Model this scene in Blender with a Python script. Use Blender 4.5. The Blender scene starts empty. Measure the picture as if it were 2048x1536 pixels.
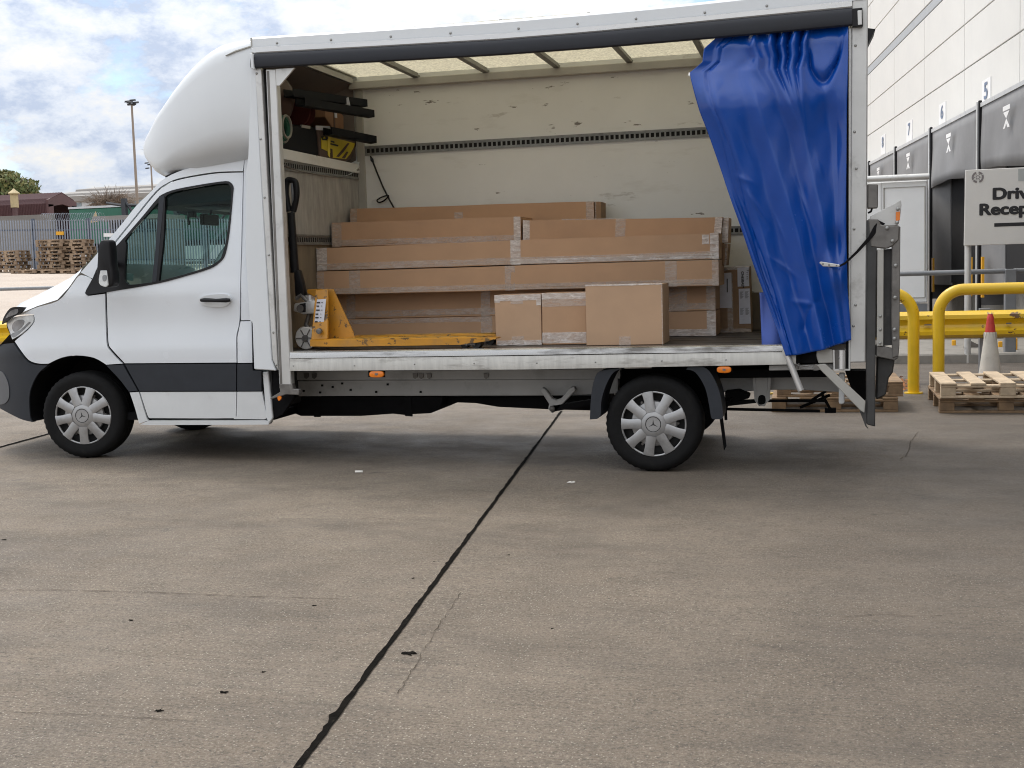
import bpy, bmesh, math, random
from mathutils import Vector, Matrix
from mathutils.geometry import delaunay_2d_cdt
random.seed(7)
R=math.radians
scene=bpy.context.scene
col=scene.collection

# ------------------------------------------------------------------ camera
F=2480.0
AX=Vector((0.97122959,-0.00713534,-0.23803818))   # world axes seen in camera axes (right, down, forward)
AY=Vector((0.23625884,-0.09668678,0.96686784))
AZ=Vector((-0.02991407,-0.99528928,-0.09221928))
CAM=Vector((5.45786852,-8.73963459,1.48173131))
cam=bpy.data.cameras.new('camera'); cam.sensor_width=36; cam.lens=36*F/2048
cam.clip_start=.1; cam.clip_end=3000
camo=bpy.data.objects.new('camera',cam); col.objects.link(camo)
right=Vector((AX.x,AY.x,AZ.x)); up=-Vector((AX.y,AY.y,AZ.y)); back=-Vector((AX.z,AY.z,AZ.z))
m=Matrix.Identity(4)
for i,c in enumerate((right,up,back)):
    for j in range(3): m[j][i]=c[j]
m.translation=CAM; camo.matrix_world=m
scene.camera=camo

def ray(px,py):
    c=Vector(((px-1024)/F,(py-768)/F,1))
    return Vector((AX.dot(c),AY.dot(c),AZ.dot(c)))
def at(px,py,x=None,y=None,z=None):
    d=ray(px,py)
    if y is not None: t=(y-CAM.y)/d.y
    elif x is not None: t=(x-CAM.x)/d.x
    else: t=(z-CAM.z)/d.z
    return CAM+d*t
def at_plane(px,py,p,n):
    d=ray(px,py); return CAM+d*((p-CAM).dot(n)/d.dot(n))

# ------------------------------------------------------------------ light
SUN_EL,SUN_AZ=R(58),R(-52)          # azimuth from +Y towards +X
sd=Vector((math.cos(SUN_EL)*math.sin(SUN_AZ),math.cos(SUN_EL)*math.cos(SUN_AZ),math.sin(SUN_EL)))
sun=bpy.data.lights.new('sun','SUN'); sun.energy=1.25; sun.angle=R(16); sun.color=(1,.92,.82)
suno=bpy.data.objects.new('sun',sun); col.objects.link(suno)
suno.rotation_euler=sd.to_track_quat('Z','Y').to_euler(); suno.location=(0,0,30)
world=bpy.data.worlds.new('World'); scene.world=world; world.use_nodes=True
def world_nodes():
    nt=world.node_tree; N=nt.nodes; L=nt.links; N.clear()
    out=N.new('ShaderNodeOutputWorld')
    sky=N.new('ShaderNodeTexSky'); sky.sky_type='NISHITA'; sky.sun_disc=False
    sky.sun_elevation=SUN_EL; sky.sun_rotation=SUN_AZ; sky.dust_density=.2
    b1=N.new('ShaderNodeBackground'); b1.inputs[1].default_value=.11; L.new(sky.outputs[0],b1.inputs[0])
    tc=N.new('ShaderNodeTexCoord'); sep=N.new('ShaderNodeSeparateXYZ'); L.new(tc.outputs['Generated'],sep.inputs[0])
    zz=N.new('ShaderNodeMath'); zz.operation='MAXIMUM'; L.new(sep.outputs[2],zz.inputs[0]); zz.inputs[1].default_value=0
    mp=N.new('ShaderNodeMapping'); mp.inputs['Scale'].default_value=(1,1,1.9); mp.inputs['Location'].default_value=(3.37,1.75,.2); L.new(tc.outputs['Generated'],mp.inputs[0])
    def dens(off=(0,0,0),sc=6.0,det=15,ro=.64):
        v=N.new('ShaderNodeVectorMath'); v.operation='ADD'; L.new(mp.outputs[0],v.inputs[0]); v.inputs[1].default_value=off
        n=N.new('ShaderNodeTexNoise'); n.inputs['Scale'].default_value=sc; n.inputs['Detail'].default_value=det; n.inputs['Roughness'].default_value=ro; L.new(v.outputs[0],n.inputs[0]); return n.outputs[0]
    def madd(a,m,c):
        n=N.new('ShaderNodeMath'); n.operation='MULTIPLY_ADD'; L.new(a,n.inputs[0]); n.inputs[1].default_value=m
        if isinstance(c,float): n.inputs[2].default_value=c
        else: L.new(c,n.inputs[2])
        return n.outputs[0]
    d1=dens()
    cr=N.new('ShaderNodeValToRGB'); cr.color_ramp.elements[0].position=.33; cr.color_ramp.elements[1].position=.44
    L.new(d1,cr.inputs[0])
    # each puff: brighter where less cloud lies above it, grey-blue underneath and where it is thick
    sh=madd(d1,3.0,madd(dens((.010,0,.030)),-3.0,.5))
    sh=madd(dens((0,0,.0),15.0,10,.62),1.3,madd(sh,1.0,-.65))
    sh=madd(dens((2.0,1.0,.0),2.6,3,.5),-1.7,madd(sh,1.2,.88))
    c2=N.new('ShaderNodeValToRGB'); e=c2.color_ramp.elements
    e[0].position=.12; e[0].color=(.585,.675,.85,1); e[1].position=.84; e[1].color=(1.03,1.01,.965,1)
    k=e.new(.46); k.color=(.84,.90,1.0,1)
    L.new(sh,c2.inputs[0])
    b2=N.new('ShaderNodeBackground'); L.new(c2.outputs[0],b2.inputs[0])
    zg=N.new('ShaderNodeMath'); zg.operation='MULTIPLY_ADD'; L.new(zz.outputs[0],zg.inputs[0]); zg.inputs[1].default_value=.85; zg.inputs[2].default_value=.53; L.new(zg.outputs[0],b2.inputs[1])
    mx=N.new('ShaderNodeMixShader'); L.new(cr.outputs[0],mx.inputs[0]); L.new(b1.outputs[0],mx.inputs[1]); L.new(b2.outputs[0],mx.inputs[2])
    L.new(mx.outputs[0],out.inputs[0])
world_nodes()
scene.cycles.filter_width=1.05
vs=scene.view_settings; vs.view_transform='Standard'; vs.look='None'; vs.gamma=1; vs.exposure=0.62; vs.use_curve_mapping=False

# ------------------------------------------------------------------ materials
def mat(name,c,rough=.6,metal=0,var=.12,vs=4,bump=0,bs=60,dirt=None,stretch=(1,1,1),coat=0,spec=.5,detail=6,dstretch=None):
    """principled + noise colour variation + optional dirt=(colour, threshold, softness, scale, amount)"""
    M=bpy.data.materials.new(name); M.use_nodes=True; nt=M.node_tree; N=nt.nodes; L=nt.links
    P=N['Principled BSDF']; P.inputs['Roughness'].default_value=rough; P.inputs['Metallic'].default_value=metal
    P.inputs['Coat Weight'].default_value=coat; P.inputs['Specular IOR Level'].default_value=spec; P.inputs['Coat Roughness'].default_value=.08
    tc=N.new('ShaderNodeTexCoord'); mp=N.new('ShaderNodeMapping'); mp.inputs['Scale'].default_value=stretch; L.new(tc.outputs['Object'],mp.inputs[0])
    n=N.new('ShaderNodeTexNoise'); n.inputs['Scale'].default_value=vs; n.inputs['Detail'].default_value=detail; n.inputs['Roughness'].default_value=.6; L.new(mp.outputs[0],n.inputs[0])
    mr=N.new('ShaderNodeMapRange'); mr.inputs[1].default_value=.3; mr.inputs[2].default_value=.7; L.new(n.outputs[0],mr.inputs[0])
    mx=N.new('ShaderNodeMix'); mx.data_type='RGBA'; L.new(mr.outputs[0],mx.inputs[0])
    mx.inputs[6].default_value=(*[v*(1-var) for v in c],1); mx.inputs[7].default_value=(*[min(1,v*(1+var)) for v in c],1)
    last=mx.outputs[2]
    if dirt:
        for dt in (dirt if isinstance(dirt,list) else [dirt]):
            dc,th,so,sc,am=dt
            mp2=N.new('ShaderNodeMapping'); mp2.inputs['Scale'].default_value=dstretch or stretch; mp2.inputs['Location'].default_value=(sc*.7,1.3,2.1); L.new(tc.outputs['Object'],mp2.inputs[0])
            n2=N.new('ShaderNodeTexNoise'); n2.inputs['Scale'].default_value=sc; n2.inputs['Detail'].default_value=9; n2.inputs['Roughness'].default_value=.65; L.new(mp2.outputs[0],n2.inputs[0])
            r2=N.new('ShaderNodeMapRange'); r2.inputs[1].default_value=th; r2.inputs[2].default_value=th+so; r2.inputs[4].default_value=am; L.new(n2.outputs[0],r2.inputs[0])
            m2=N.new('ShaderNodeMix'); m2.data_type='RGBA'; L.new(r2.outputs[0],m2.inputs[0]); L.new(last,m2.inputs[6]); m2.inputs[7].default_value=(*dc,1); last=m2.outputs[2]
    L.new(last,P.inputs['Base Color'])
    rr=N.new('ShaderNodeMapRange'); rr.inputs[3].default_value=max(.03,rough-.08); rr.inputs[4].default_value=min(1,rough+.1); L.new(n.outputs[0],rr.inputs[0]); L.new(rr.outputs[0],P.inputs['Roughness'])
    if bump:
        n3=N.new('ShaderNodeTexNoise'); n3.inputs['Scale'].default_value=bs; n3.inputs['Detail'].default_value=4; L.new(mp.outputs[0],n3.inputs[0])
        b=N.new('ShaderNodeBump'); b.inputs['Strength'].default_value=bump; b.inputs['Distance'].default_value=.01; L.new(n3.outputs[0],b.inputs['Height']); L.new(b.outputs[0],P.inputs['Normal'])
    return M
def glass_mat(name,tint,gl=.12,rough=.02,fres=1.0):
    M=bpy.data.materials.new(name); M.use_nodes=True; nt=M.node_tree; N=nt.nodes; L=nt.links; N.clear()
    o=N.new('ShaderNodeOutputMaterial'); t=N.new('ShaderNodeBsdfTransparent'); t.inputs[0].default_value=(*tint,1)
    g=N.new('ShaderNodeBsdfGlossy'); g.inputs['Roughness'].default_value=rough; g.inputs[0].default_value=(.9,1,.97,1)
    fr=N.new('ShaderNodeFresnel'); fr.inputs[0].default_value=1.5
    ad=N.new('ShaderNodeMath'); ad.operation='MULTIPLY_ADD'; ad.inputs[1].default_value=fres; ad.inputs[2].default_value=gl; L.new(fr.outputs[0],ad.inputs[0])
    mx=N.new('ShaderNodeMixShader'); L.new(ad.outputs[0],mx.inputs[0]); L.new(t.outputs[0],mx.inputs[1]); L.new(g.outputs[0],mx.inputs[2]); L.new(mx.outputs[0],o.inputs[0])
    return M
def translucent_mat(name,c):
    M=bpy.data.materials.new(name); M.use_nodes=True; nt=M.node_tree; N=nt.nodes; L=nt.links; N.clear()
    o=N.new('ShaderNodeOutputMaterial'); t=N.new('ShaderNodeBsdfTranslucent'); d=N.new('ShaderNodeBsdfDiffuse')
    tc=N.new('ShaderNodeTexCoord'); n=N.new('ShaderNodeTexNoise'); n.inputs['Scale'].default_value=55; n.inputs['Detail'].default_value=5; L.new(tc.outputs['Object'],n.inputs[0])
    mr=N.new('ShaderNodeMapRange'); mr.inputs[1].default_value=.35; mr.inputs[2].default_value=.65; L.new(n.outputs[0],mr.inputs[0])
    mx=N.new('ShaderNodeMix'); mx.data_type='RGBA'; mx.inputs[6].default_value=(*[v*.72 for v in c],1); mx.inputs[7].default_value=(*c,1); L.new(mr.outputs[0],mx.inputs[0])
    L.new(mx.outputs[2],t.inputs[0]); L.new(mx.outputs[2],d.inputs[0])
    ms=N.new('ShaderNodeMixShader'); ms.inputs[0].default_value=.35; L.new(t.outputs[0],ms.inputs[1]); L.new(d.outputs[0],ms.inputs[2]); L.new(ms.outputs[0],o.inputs[0])
    return M

WHITE=mat('white_paint',(.735,.77,.815),.24,var=.02,vs=2,coat=.6,dirt=((.45,.42,.38),.66,.2,5,.35))
GRP=mat('white_moulding',(.725,.755,.785),.38,var=.02,vs=2,dirt=((.4,.38,.35),.68,.12,3.2,.5))
LOWWHITE=mat('white_paint_dirty',(.70,.72,.735),.35,var=.04,vs=5,coat=.2,dirt=[((.38,.35,.31),.58,.25,6,.4),((.2,.17,.14),.71,.02,30,.8)])
CLAD=mat('dark_grey_plastic',(.030,.034,.042),.55,spec=.3,var=.1,vs=8,bump=.05,bs=300)
BLACKPL=mat('black_plastic',(.010,.010,.012),.45,spec=.3,var=.15,vs=10)
GAPB=mat('gap_black',(.004,.004,.005),.9,var=0)
RUBBER=mat('tyre_rubber',(.009,.009,.0095),.8,var=.25,vs=14,bump=.1,bs=120,spec=.22,dirt=((.035,.032,.028),.55,.3,7,.35))
HUB=mat('hubcap_silver',(.40,.40,.405),.34,metal=.55,var=.06,vs=8,dirt=((.13,.115,.10),.5,.3,9,.55))
HUBD=mat('wheel_recess',(.02,.02,.02),.6,var=.2,vs=20)
HUBLINE=mat('emblem_line',(.05,.05,.05),.4,metal=.6)
ALU=mat('brushed_aluminium',(.62,.62,.61),.42,metal=.55,var=.1,vs=3,stretch=(1,1,1),dirt=((.25,.24,.22),.56,.2,7,.55))
RAILALU=mat('weathered_deck_rail',(.55,.54,.51),.42,metal=.45,var=.14,vs=26,stretch=(1,1,.12),dstretch=(.35,1,1.4),dirt=[((.16,.14,.12),.56,.16,8,.7),((.3,.28,.25),.5,.2,2.3,.5)])
RAILTOP=mat('polished_deck_edge',(.62,.62,.62),.25,metal=.8,var=.12,vs=6,stretch=(.4,1,4),dirt=((.09,.08,.07),.50,.14,3,.8),dstretch=(.5,1,3))
STRIPM=mat('bright_roof_strip',(.68,.68,.68),.28,metal=.7,var=.06,vs=5,stretch=(.4,1,4))
VAL=mat('black_valance',(.024,.026,.033),.5,spec=.3,var=.1,vs=6)
WALL=mat('interior_ply',(.75,.76,.755),.5,var=.05,vs=1.2,dirt=[((.36,.33,.28),.57,.2,2.6,.3),((.09,.07,.05),.665,.02,5,.85),((.22,.19,.15),.65,.04,2.7,.35)],dstretch=(.55,1,2.2))
BULK=mat('bulkhead_panel',(.37,.36,.345),.6,var=.25,vs=14,stretch=(1,1,.3),dirt=[((.22,.20,.175),.5,.25,5,.6),((.52,.5,.47),.6,.15,9,.4)])
BULKLOW=mat('bulkhead_kickboard',(.2,.16,.11),.6,var=.2,vs=12,stretch=(1,1,.3),dirt=((.1,.07,.05),.55,.2,5,.6))
GALV=mat('galvanised_track',(.26,.265,.26),.5,metal=.6,var=.2,vs=20,dirt=((.07,.07,.07),.55,.2,9,.6))
DECK=mat('dark_ply_floor',(.07,.058,.048),.55,var=.25,vs=7,stretch=(.3,1,1),bump=.1,bs=80,dirt=((.2,.17,.14),.62,.1,9,.4))
PODIN=mat('dark_pod_lining',(.15,.125,.115),.8,var=.15,vs=3)
ROOFT=translucent_mat('translucent_roof',(.93,.895,.77))
BEAM=mat('roof_beam_metal',(.22,.22,.20),.5,metal=.4,var=.15,vs=5)
TRIM=mat('grey_trim',(.42,.41,.38),.5,var=.08,vs=4)
CHAS=mat('grey_chassis_paint',(.44,.44,.435),.5,var=.08,vs=4,dirt=((.13,.12,.11),.55,.25,4,.55))
UNDER=mat('underbody_black',(.007,.007,.008),.8,spec=.12,var=.3,vs=6)
STEEL=mat('dirty_steel',(.2,.19,.18),.5,metal=.5,var=.25,vs=6,dirt=[((.06,.055,.05),.5,.25,5,.7),((.22,.1,.05),.66,.1,12,.5)])
DSTEEL=mat('dark_lift_steel',(.06,.06,.06),.5,metal=.3,var=.3,vs=5,dirt=((.2,.18,.16),.58,.2,9,.5))
CHROME=mat('polished_tube',(.82,.82,.82),.28,metal=.6,var=.03)
AMBER=mat('amber_lens',(.85,.22,.01),.2,var=.08,vs=40,coat=.5)
LENS=mat('headlamp_lens',(.62,.64,.65),.12,var=.25,vs=16,coat=1)
LENSD=mat('headlamp_inner',(.25,.26,.28),.15,metal=.6,var=.3,vs=20)
VINYL=mat('blue_vinyl',(.002,.060,.34),.24,coat=.3,var=.12,vs=3,bump=.03,bs=40,spec=.45,dirt=((.03,.09,.3),.6,.2,4,.3))
VINYLB=mat('blue_vinyl_back',(.07,.13,.47),.45,var=.1,vs=5)
CARD=mat('cardboard',(.47,.29,.172),.72,var=.07,vs=3,bump=.25,bs=7,stretch=(1,1,1),dirt=((.36,.23,.14),.58,.25,2,.35))
CARD2=mat('cardboard_pale',(.48,.315,.20),.72,var=.06,vs=3,bump=.25,bs=7,dirt=((.4,.27,.17),.6,.25,2,.3))
CARDE=mat('cardboard_edge',(.30,.19,.11),.8,var=.1,vs=30)
def tape_mat(name,c,lo,hi,bump):
    M=mat(name,c,.22,var=.12,vs=18,bump=bump,bs=28,stretch=(.5,1,2.2),coat=.5); nt=M.node_tree; N=nt.nodes; L=nt.links; P=N['Principled BSDF']
    tc=N.new('ShaderNodeTexCoord'); mp=N.new('ShaderNodeMapping'); mp.inputs['Scale'].default_value=(.7,1,2.0); L.new(tc.outputs['Object'],mp.inputs[0])
    n=N.new('ShaderNodeTexNoise'); n.inputs['Scale'].default_value=16; n.inputs['Detail'].default_value=9; n.inputs['Roughness'].default_value=.7; n.inputs['Distortion'].default_value=1.2; L.new(mp.outputs[0],n.inputs[0])
    r=N.new('ShaderNodeMapRange'); r.inputs[1].default_value=.38; r.inputs[2].default_value=.66; r.inputs[3].default_value=lo; r.inputs[4].default_value=hi; L.new(n.outputs[0],r.inputs[0])
    L.new(r.outputs[0],P.inputs['Alpha']); return M
TAPE=tape_mat('clear_tape',(.64,.55,.48),.30,.62,.2)
TAPEW=tape_mat('creased_tape',(.76,.71,.67),.35,.9,.5)
PAPER=mat('paper_label',(.66,.67,.74),.6,var=.06,vs=20)
INK=mat('black_ink',(.015,.015,.018),.6,var=.1)
YELLOW=mat('worn_yellow_paint',(.50,.225,.016),.42,var=.15,vs=6,dirt=[((.07,.042,.02),.575,.03,13,.9),((.30,.17,.06),.50,.2,6,.55)])
YELLOWTOP=mat('scuffed_yellow_paint',(.62,.33,.04),.45,var=.2,vs=9,dirt=[((.1,.08,.06),.52,.06,14,.9)])
BARRIER=mat('barrier_yellow',(.70,.45,.01),.38,var=.1,vs=3,coat=.2,dirt=[((.09,.035,.02),.625,.015,5.5,.95),((.4,.36,.05),.55,.25,3,.5)])
WOOD=mat('pallet_wood',(.52,.41,.285),.75,var=.25,vs=8,stretch=(1,1,1),bump=.2,bs=50,dirt=((.24,.18,.12),.52,.25,5,.6))
WOODD=mat('weathered_pallet_wood',(.25,.165,.095),.8,var=.35,vs=6,bump=.2,bs=50,dirt=((.11,.08,.055),.52,.2,6,.6))
WOODF=mat('stacked_pallet_wood',(.30,.22,.15),.8,var=.35,vs=2.2,dirt=((.16,.1,.06),.5,.2,3,.6))
GALVP=mat('grey_rail_paint',(.2,.21,.225),.45,metal=.2,var=.12,vs=5)
CLADP=mat('wall_panel',(.70,.695,.67),.5,var=.035,vs=1.5,dirt=((.5,.48,.45),.6,.25,1.1,.4),dstretch=(2.5,2.5,.3))
CLADJ=mat('panel_joint',(.46,.46,.455),.6)
BANDM=mat('grey_band',(.40,.42,.44),.45,var=.05)
SHEL=mat('shelter_fabric',(.215,.215,.22),.6,var=.12,vs=2,bump=.05,bs=8,dirt=((.26,.26,.26),.6,.2,3,.5))
SHELD=mat('shelter_side_pad',(.11,.11,.115),.6,var=.15,vs=3)
BLACKV=mat('dock_void',(.006,.006,.008),.9,var=.2)
CONC=mat('kerb_concrete',(.25,.235,.21),.8,var=.15,vs=6,bump=.15,bs=40,dirt=((.07,.065,.06),.55,.2,4,.7))
SIGNW=mat('sign_face',(.66,.645,.615),.5,var=.03,vs=3)
PLATEW=mat('number_plate_white',(.8,.8,.8),.5,var=.03)
NUMB=mat('number_blue_grey',(.15,.2,.3),.5)
WHITEB=mat('far_white_body',(.84,.855,.86),.4,var=.03,vs=2)
ORANGE=mat('cone_red',(.55,.05,.045),.45,var=.15,vs=10)
CONEW=mat('cone_white',(.6,.58,.53),.5,var=.12,vs=8,dirt=((.3,.26,.2),.56,.25,10,.5))
FENCEM=mat('galvanised_fence',(.27,.30,.36),.5,metal=.2,var=.15,vs=3)
FENCED=mat('dark_fence_post',(.08,.10,.14),.6,var=.15)
MAROON=mat('maroon_sheeting',(.085,.036,.038),.55,var=.15,vs=1)
GREYWALL=mat('grey_block_wall',(.17,.16,.15),.8,var=.15,vs=1)
GREENT=mat('green_tarpaulin',(.02,.115,.075),.5,var=.15,vs=1)
TAN=mat('tan_emblem',(.45,.36,.2),.6)
SHEDROOF=mat('weathered_sheet_roof',(.25,.235,.22),.6,var=.15,vs=.5,stretch=(.1,1,3))
PALEW=mat('pale_wall',(.5,.52,.54),.6,var=.06)
DARKST=mat('gantry_steel',(.03,.033,.04),.5)
POLEM=mat('lamp_pole',(.27,.22,.18),.55,metal=.3,var=.12,vs=.5)
LEAFM=mat('leaf_green',(.10,.13,.045),.7,var=.5,vs=1.5)
LEAFY=mat('leaf_olive',(.17,.165,.06),.7,var=.4,vs=1.5)
BARKM=mat('bark',(.09,.07,.05),.85,var=.3,vs=5)
TWIG=mat('bare_twigs',(.17,.13,.10),.8,var=.2)
LEAFB=mat('dry_leaf',(.26,.11,.04),.8,var=.5,vs=20)
DASH=mat('dashboard_grey',(.26,.29,.285),.6,var=.1,vs=5)
SEAT=mat('seat_fabric',(.035,.037,.04),.85,var=.2,vs=20)
LINER=mat('headliner',(.028,.028,.03),.85)
WSG=glass_mat('windscreen_glass',(.80,.88,.86),.04,fres=.0)
GLASS=glass_mat('side_glass',(.46,.64,.60),.006,fres=.12)
REDB=mat('dark_red_reel',(.075,.016,.014),.7,spec=.2)
GREENC=mat('green_cord',(.015,.08,.05),.8)
PALEC=mat('pale_cord',(.26,.25,.21),.8)
YPRINT=mat('yellow_print_sack',(.62,.50,.02),.45,var=.1,vs=5)
BROWN=mat('brown_band',(.09,.055,.045),.6)
NAVY=mat('dark_case',(.008,.009,.012),.7,spec=.2)
SCRAP=mat('white_scrap',(.72,.70,.66),.7)
TAR=mat('joint_sealant',(.009,.008,.007),1.0,spec=.03,var=.4,vs=18,bump=.5,bs=45,dirt=((.08,.07,.055),.62,.1,30,.7))

# ------------------------------------------------------------------ mesh helpers
class MB:
    def __init__(s): s.v=[]; s.f=[]
    def add(s,vs,fs):
        o=len(s.v); s.v+= [Vector(p) for p in vs]; s.f+=[tuple(i+o for i in f) for f in fs]; return s
    def box(s,x0,x1,y0,y1,z0,z1):
        return s.add([(x0,y0,z0),(x1,y0,z0),(x1,y1,z0),(x0,y1,z0),(x0,y0,z1),(x1,y0,z1),(x1,y1,z1),(x0,y1,z1)],
            [(3,2,1,0),(4,5,6,7),(0,1,5,4),(1,2,6,5),(2,3,7,6),(3,0,4,7)])
    def hexa(s,p): # 4 bottom + 4 top, same order as box
        return s.add(p,[(3,2,1,0),(4,5,6,7),(0,1,5,4),(1,2,6,5),(2,3,7,6),(3,0,4,7)])
    def prism(s,pts,off):  # planar outline points (3D) extruded by vector
        n=len(pts); off=Vector(off); a=[Vector(p) for p in pts]
        return s.add(a+[p+off for p in a],[tuple(range(n)),tuple(range(2*n-1,n-1,-1))]+[((i+1)%n,i,i+n,(i+1)%n+n) for i in range(n)])
    def tube(s,path,r,n=8,cap=True,closed=False):
        P=[Vector(p) for p in path]; rs=r if isinstance(r,(list,tuple)) else [r]*len(P)
        rings=[]; prev=None
        for i,p in enumerate(P):
            if closed: t=(P[(i+1)%len(P)]-P[i-1]).normalized()
            else: t=(P[min(i+1,len(P)-1)]-P[max(i-1,0)]).normalized()
            if prev is None:
                a=Vector((0,0,1)) if abs(t.z)<.9 else Vector((1,0,0))
                u=t.cross(a).normalized()
            else: u=(prev-t*prev.dot(t)).normalized()
            prev=u; w=t.cross(u)
            rings.append([p+(u*math.cos(2*math.pi*k/n)+w*math.sin(2*math.pi*k/n))*rs[i] for k in range(n)])
        vs=[q for g in rings for q in g]; fs=[]
        m=len(rings)
        for i in range(m if closed else m-1):
            j=(i+1)%m
            for k in range(n): fs.append((i*n+k,i*n+(k+1)%n,j*n+(k+1)%n,j*n+k))
        if cap and not closed: fs+= [tuple(range(n-1,-1,-1)),tuple(range((m-1)*n,m*n))]
        return s.add(vs,fs)
    def lathe(s,prof,c,axis='y',n=32,cap=True,wob=None):  # prof: (r,h)
        c=Vector(c); vs=[]
        for j,(r,h) in enumerate(prof):
            for k in range(n):
                a=2*math.pi*k/n; rr=r+(wob(j,k) if wob else 0); q,w=rr*math.cos(a),rr*math.sin(a)
                vs.append(c+Vector({'y':(q,h,w),'z':(q,w,h),'x':(h,q,w)}[axis]))
        fs=[(j*n+k,j*n+(k+1)%n,(j+1)*n+(k+1)%n,(j+1)*n+k) for j in range(len(prof)-1) for k in range(n)]
        if cap: fs+=[tuple(range(n-1,-1,-1)),tuple(range((len(prof)-1)*n,len(prof)*n))]
        return s.add(vs,fs)
    def grid(s,rows):
        n=len(rows[0]); vs=[p for r in rows for p in r]
        return s.add(vs,[(i*n+k,i*n+k+1,(i+1)*n+k+1,(i+1)*n+k) for i in range(len(rows)-1) for k in range(n-1)])
def wloc(o):
    v=Vector((0,0,0))
    while o is not None: v+=o.location; o=o.parent
    return v
def link(name,me,parent=None):
    o=bpy.data.objects.new(name,me); col.objects.link(o)
    if parent is not None: o.parent=parent
    return o
def build(name,mb,material,parent=None,bev=0,smooth=None,local=False,seg=1,solid=0,recalc=True):
    me=bpy.data.meshes.new(name); off=Vector((0,0,0)) if (local or parent is None) else wloc(parent)
    me.from_pydata([p-off for p in mb.v],[],mb.f); me.update()
    if recalc or bev:
        b=bmesh.new(); b.from_mesh(me)
        if recalc: bmesh.ops.recalc_face_normals(b,faces=b.faces)
        if bev:
            es=[e for e in b.edges if len(e.link_faces)==2 and e.calc_face_angle(0)>.5]
            bmesh.ops.bevel(b,geom=es,offset=bev,segments=seg,profile=.5,affect='EDGES',clamp_overlap=True)
        b.to_mesh(me); b.free()
    if smooth is not None:
        for p in me.polygons: p.use_smooth=True
        me.set_sharp_from_angle(angle=R(smooth))
    me.materials.append(material)
    o=link(name,me,parent)
    if solid:
        md=o.modifiers.new('solid','SOLIDIFY'); md.thickness=solid; md.offset=-1
    return o
def tag(o,label=None,cat=None,group=None,kind=None):
    for k,v in (('label',label),('category',cat),('group',group),('kind',kind)):
        if v: o[k]=v
    return o
def thing(name,label,cat,loc=(0,0,0),group=None,rz=0):
    o=bpy.data.objects.new(name,None); col.objects.link(o); o.location=loc; o.rotation_euler=(0,0,rz); o.empty_display_size=.1
    return tag(o,label,cat,group)
def copy_tree(o,parent=None):
    c=o.copy(); col.objects.link(c)
    if parent is not None: c.parent=parent
    for ch in list(o.children): copy_tree(ch,c)
    return c
def curve_pts(pts,n=5,closed=True):
    """Catmull-Rom through 2D points; a third value marks a sharp corner"""
    out=[]; N=len(pts)
    def g(i): return pts[i%N] if closed else pts[max(0,min(N-1,i))]
    for i in range(N if closed else N-1):
        p1,p2=g(i),g(i+1); p0,p3=g(i-1),g(i+2)
        if len(p1)>2: p0=p1
        if len(p2)>2: p3=p2
        if len(p1)>2 and len(p2)>2: out.append((p1[0],p1[1])); continue
        for k in range(n):
            t=k/n
            out.append(tuple(.5*((2*p1[a])+(-p0[a]+p2[a])*t+(2*p0[a]-5*p1[a]+4*p2[a]-p3[a])*t*t+(-p0[a]+3*p1[a]-3*p2[a]+p3[a])*t**3) for a in (0,1)))
    if not closed: out.append((pts[-1][0],pts[-1][1]))
    return out
def inside(p,poly):
    x,y=p; r=False; j=len(poly)-1
    for i in range(len(poly)):
        xi,yi=poly[i]; xj,yj=poly[j]
        if (yi>y)!=(yj>y) and x<(xj-xi)*(y-yi)/(yj-yi)+xi: r=not r
        j=i
    return r
def fill(outer,holes,step):
    loops=[outer]+holes; vs=[]; es=[]
    for lp in loops:
        o=len(vs); vs+= [Vector(p) for p in lp]; es+=[(o+i,o+(i+1)%len(lp)) for i in range(len(lp))]
    nb=len(vs)
    x0=min(p[0] for p in outer); x1=max(p[0] for p in outer); z0=min(p[1] for p in outer); z1=max(p[1] for p in outer)
    segs=[(vs[a],vs[b]) for a,b in es]
    def far(q):
        for a,b in segs:
            d=b-a; t=max(0,min(1,(q-a).dot(d)/max(d.length_squared,1e-9)))
            if (a+d*t-q).length<step*.45: return False
        return True
    x=x0+step*.5
    while x<x1:
        z=z0+step*.5
        while z<z1:
            if inside((x,z),outer) and not any(inside((x,z),h) for h in holes) and far(Vector((x,z))): vs.append(Vector((x,z)))
            z+=step
        x+=step
    V,E,Fs,_,_,_=delaunay_2d_cdt(vs,es,[],0,1e-6)
    tri=[]
    for f in Fs:
        c=sum((V[i] for i in f),Vector((0,0)))/len(f)
        if inside(c,outer) and not any(inside(c,h) for h in holes): tri.append(f)
    return V,tri

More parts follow.
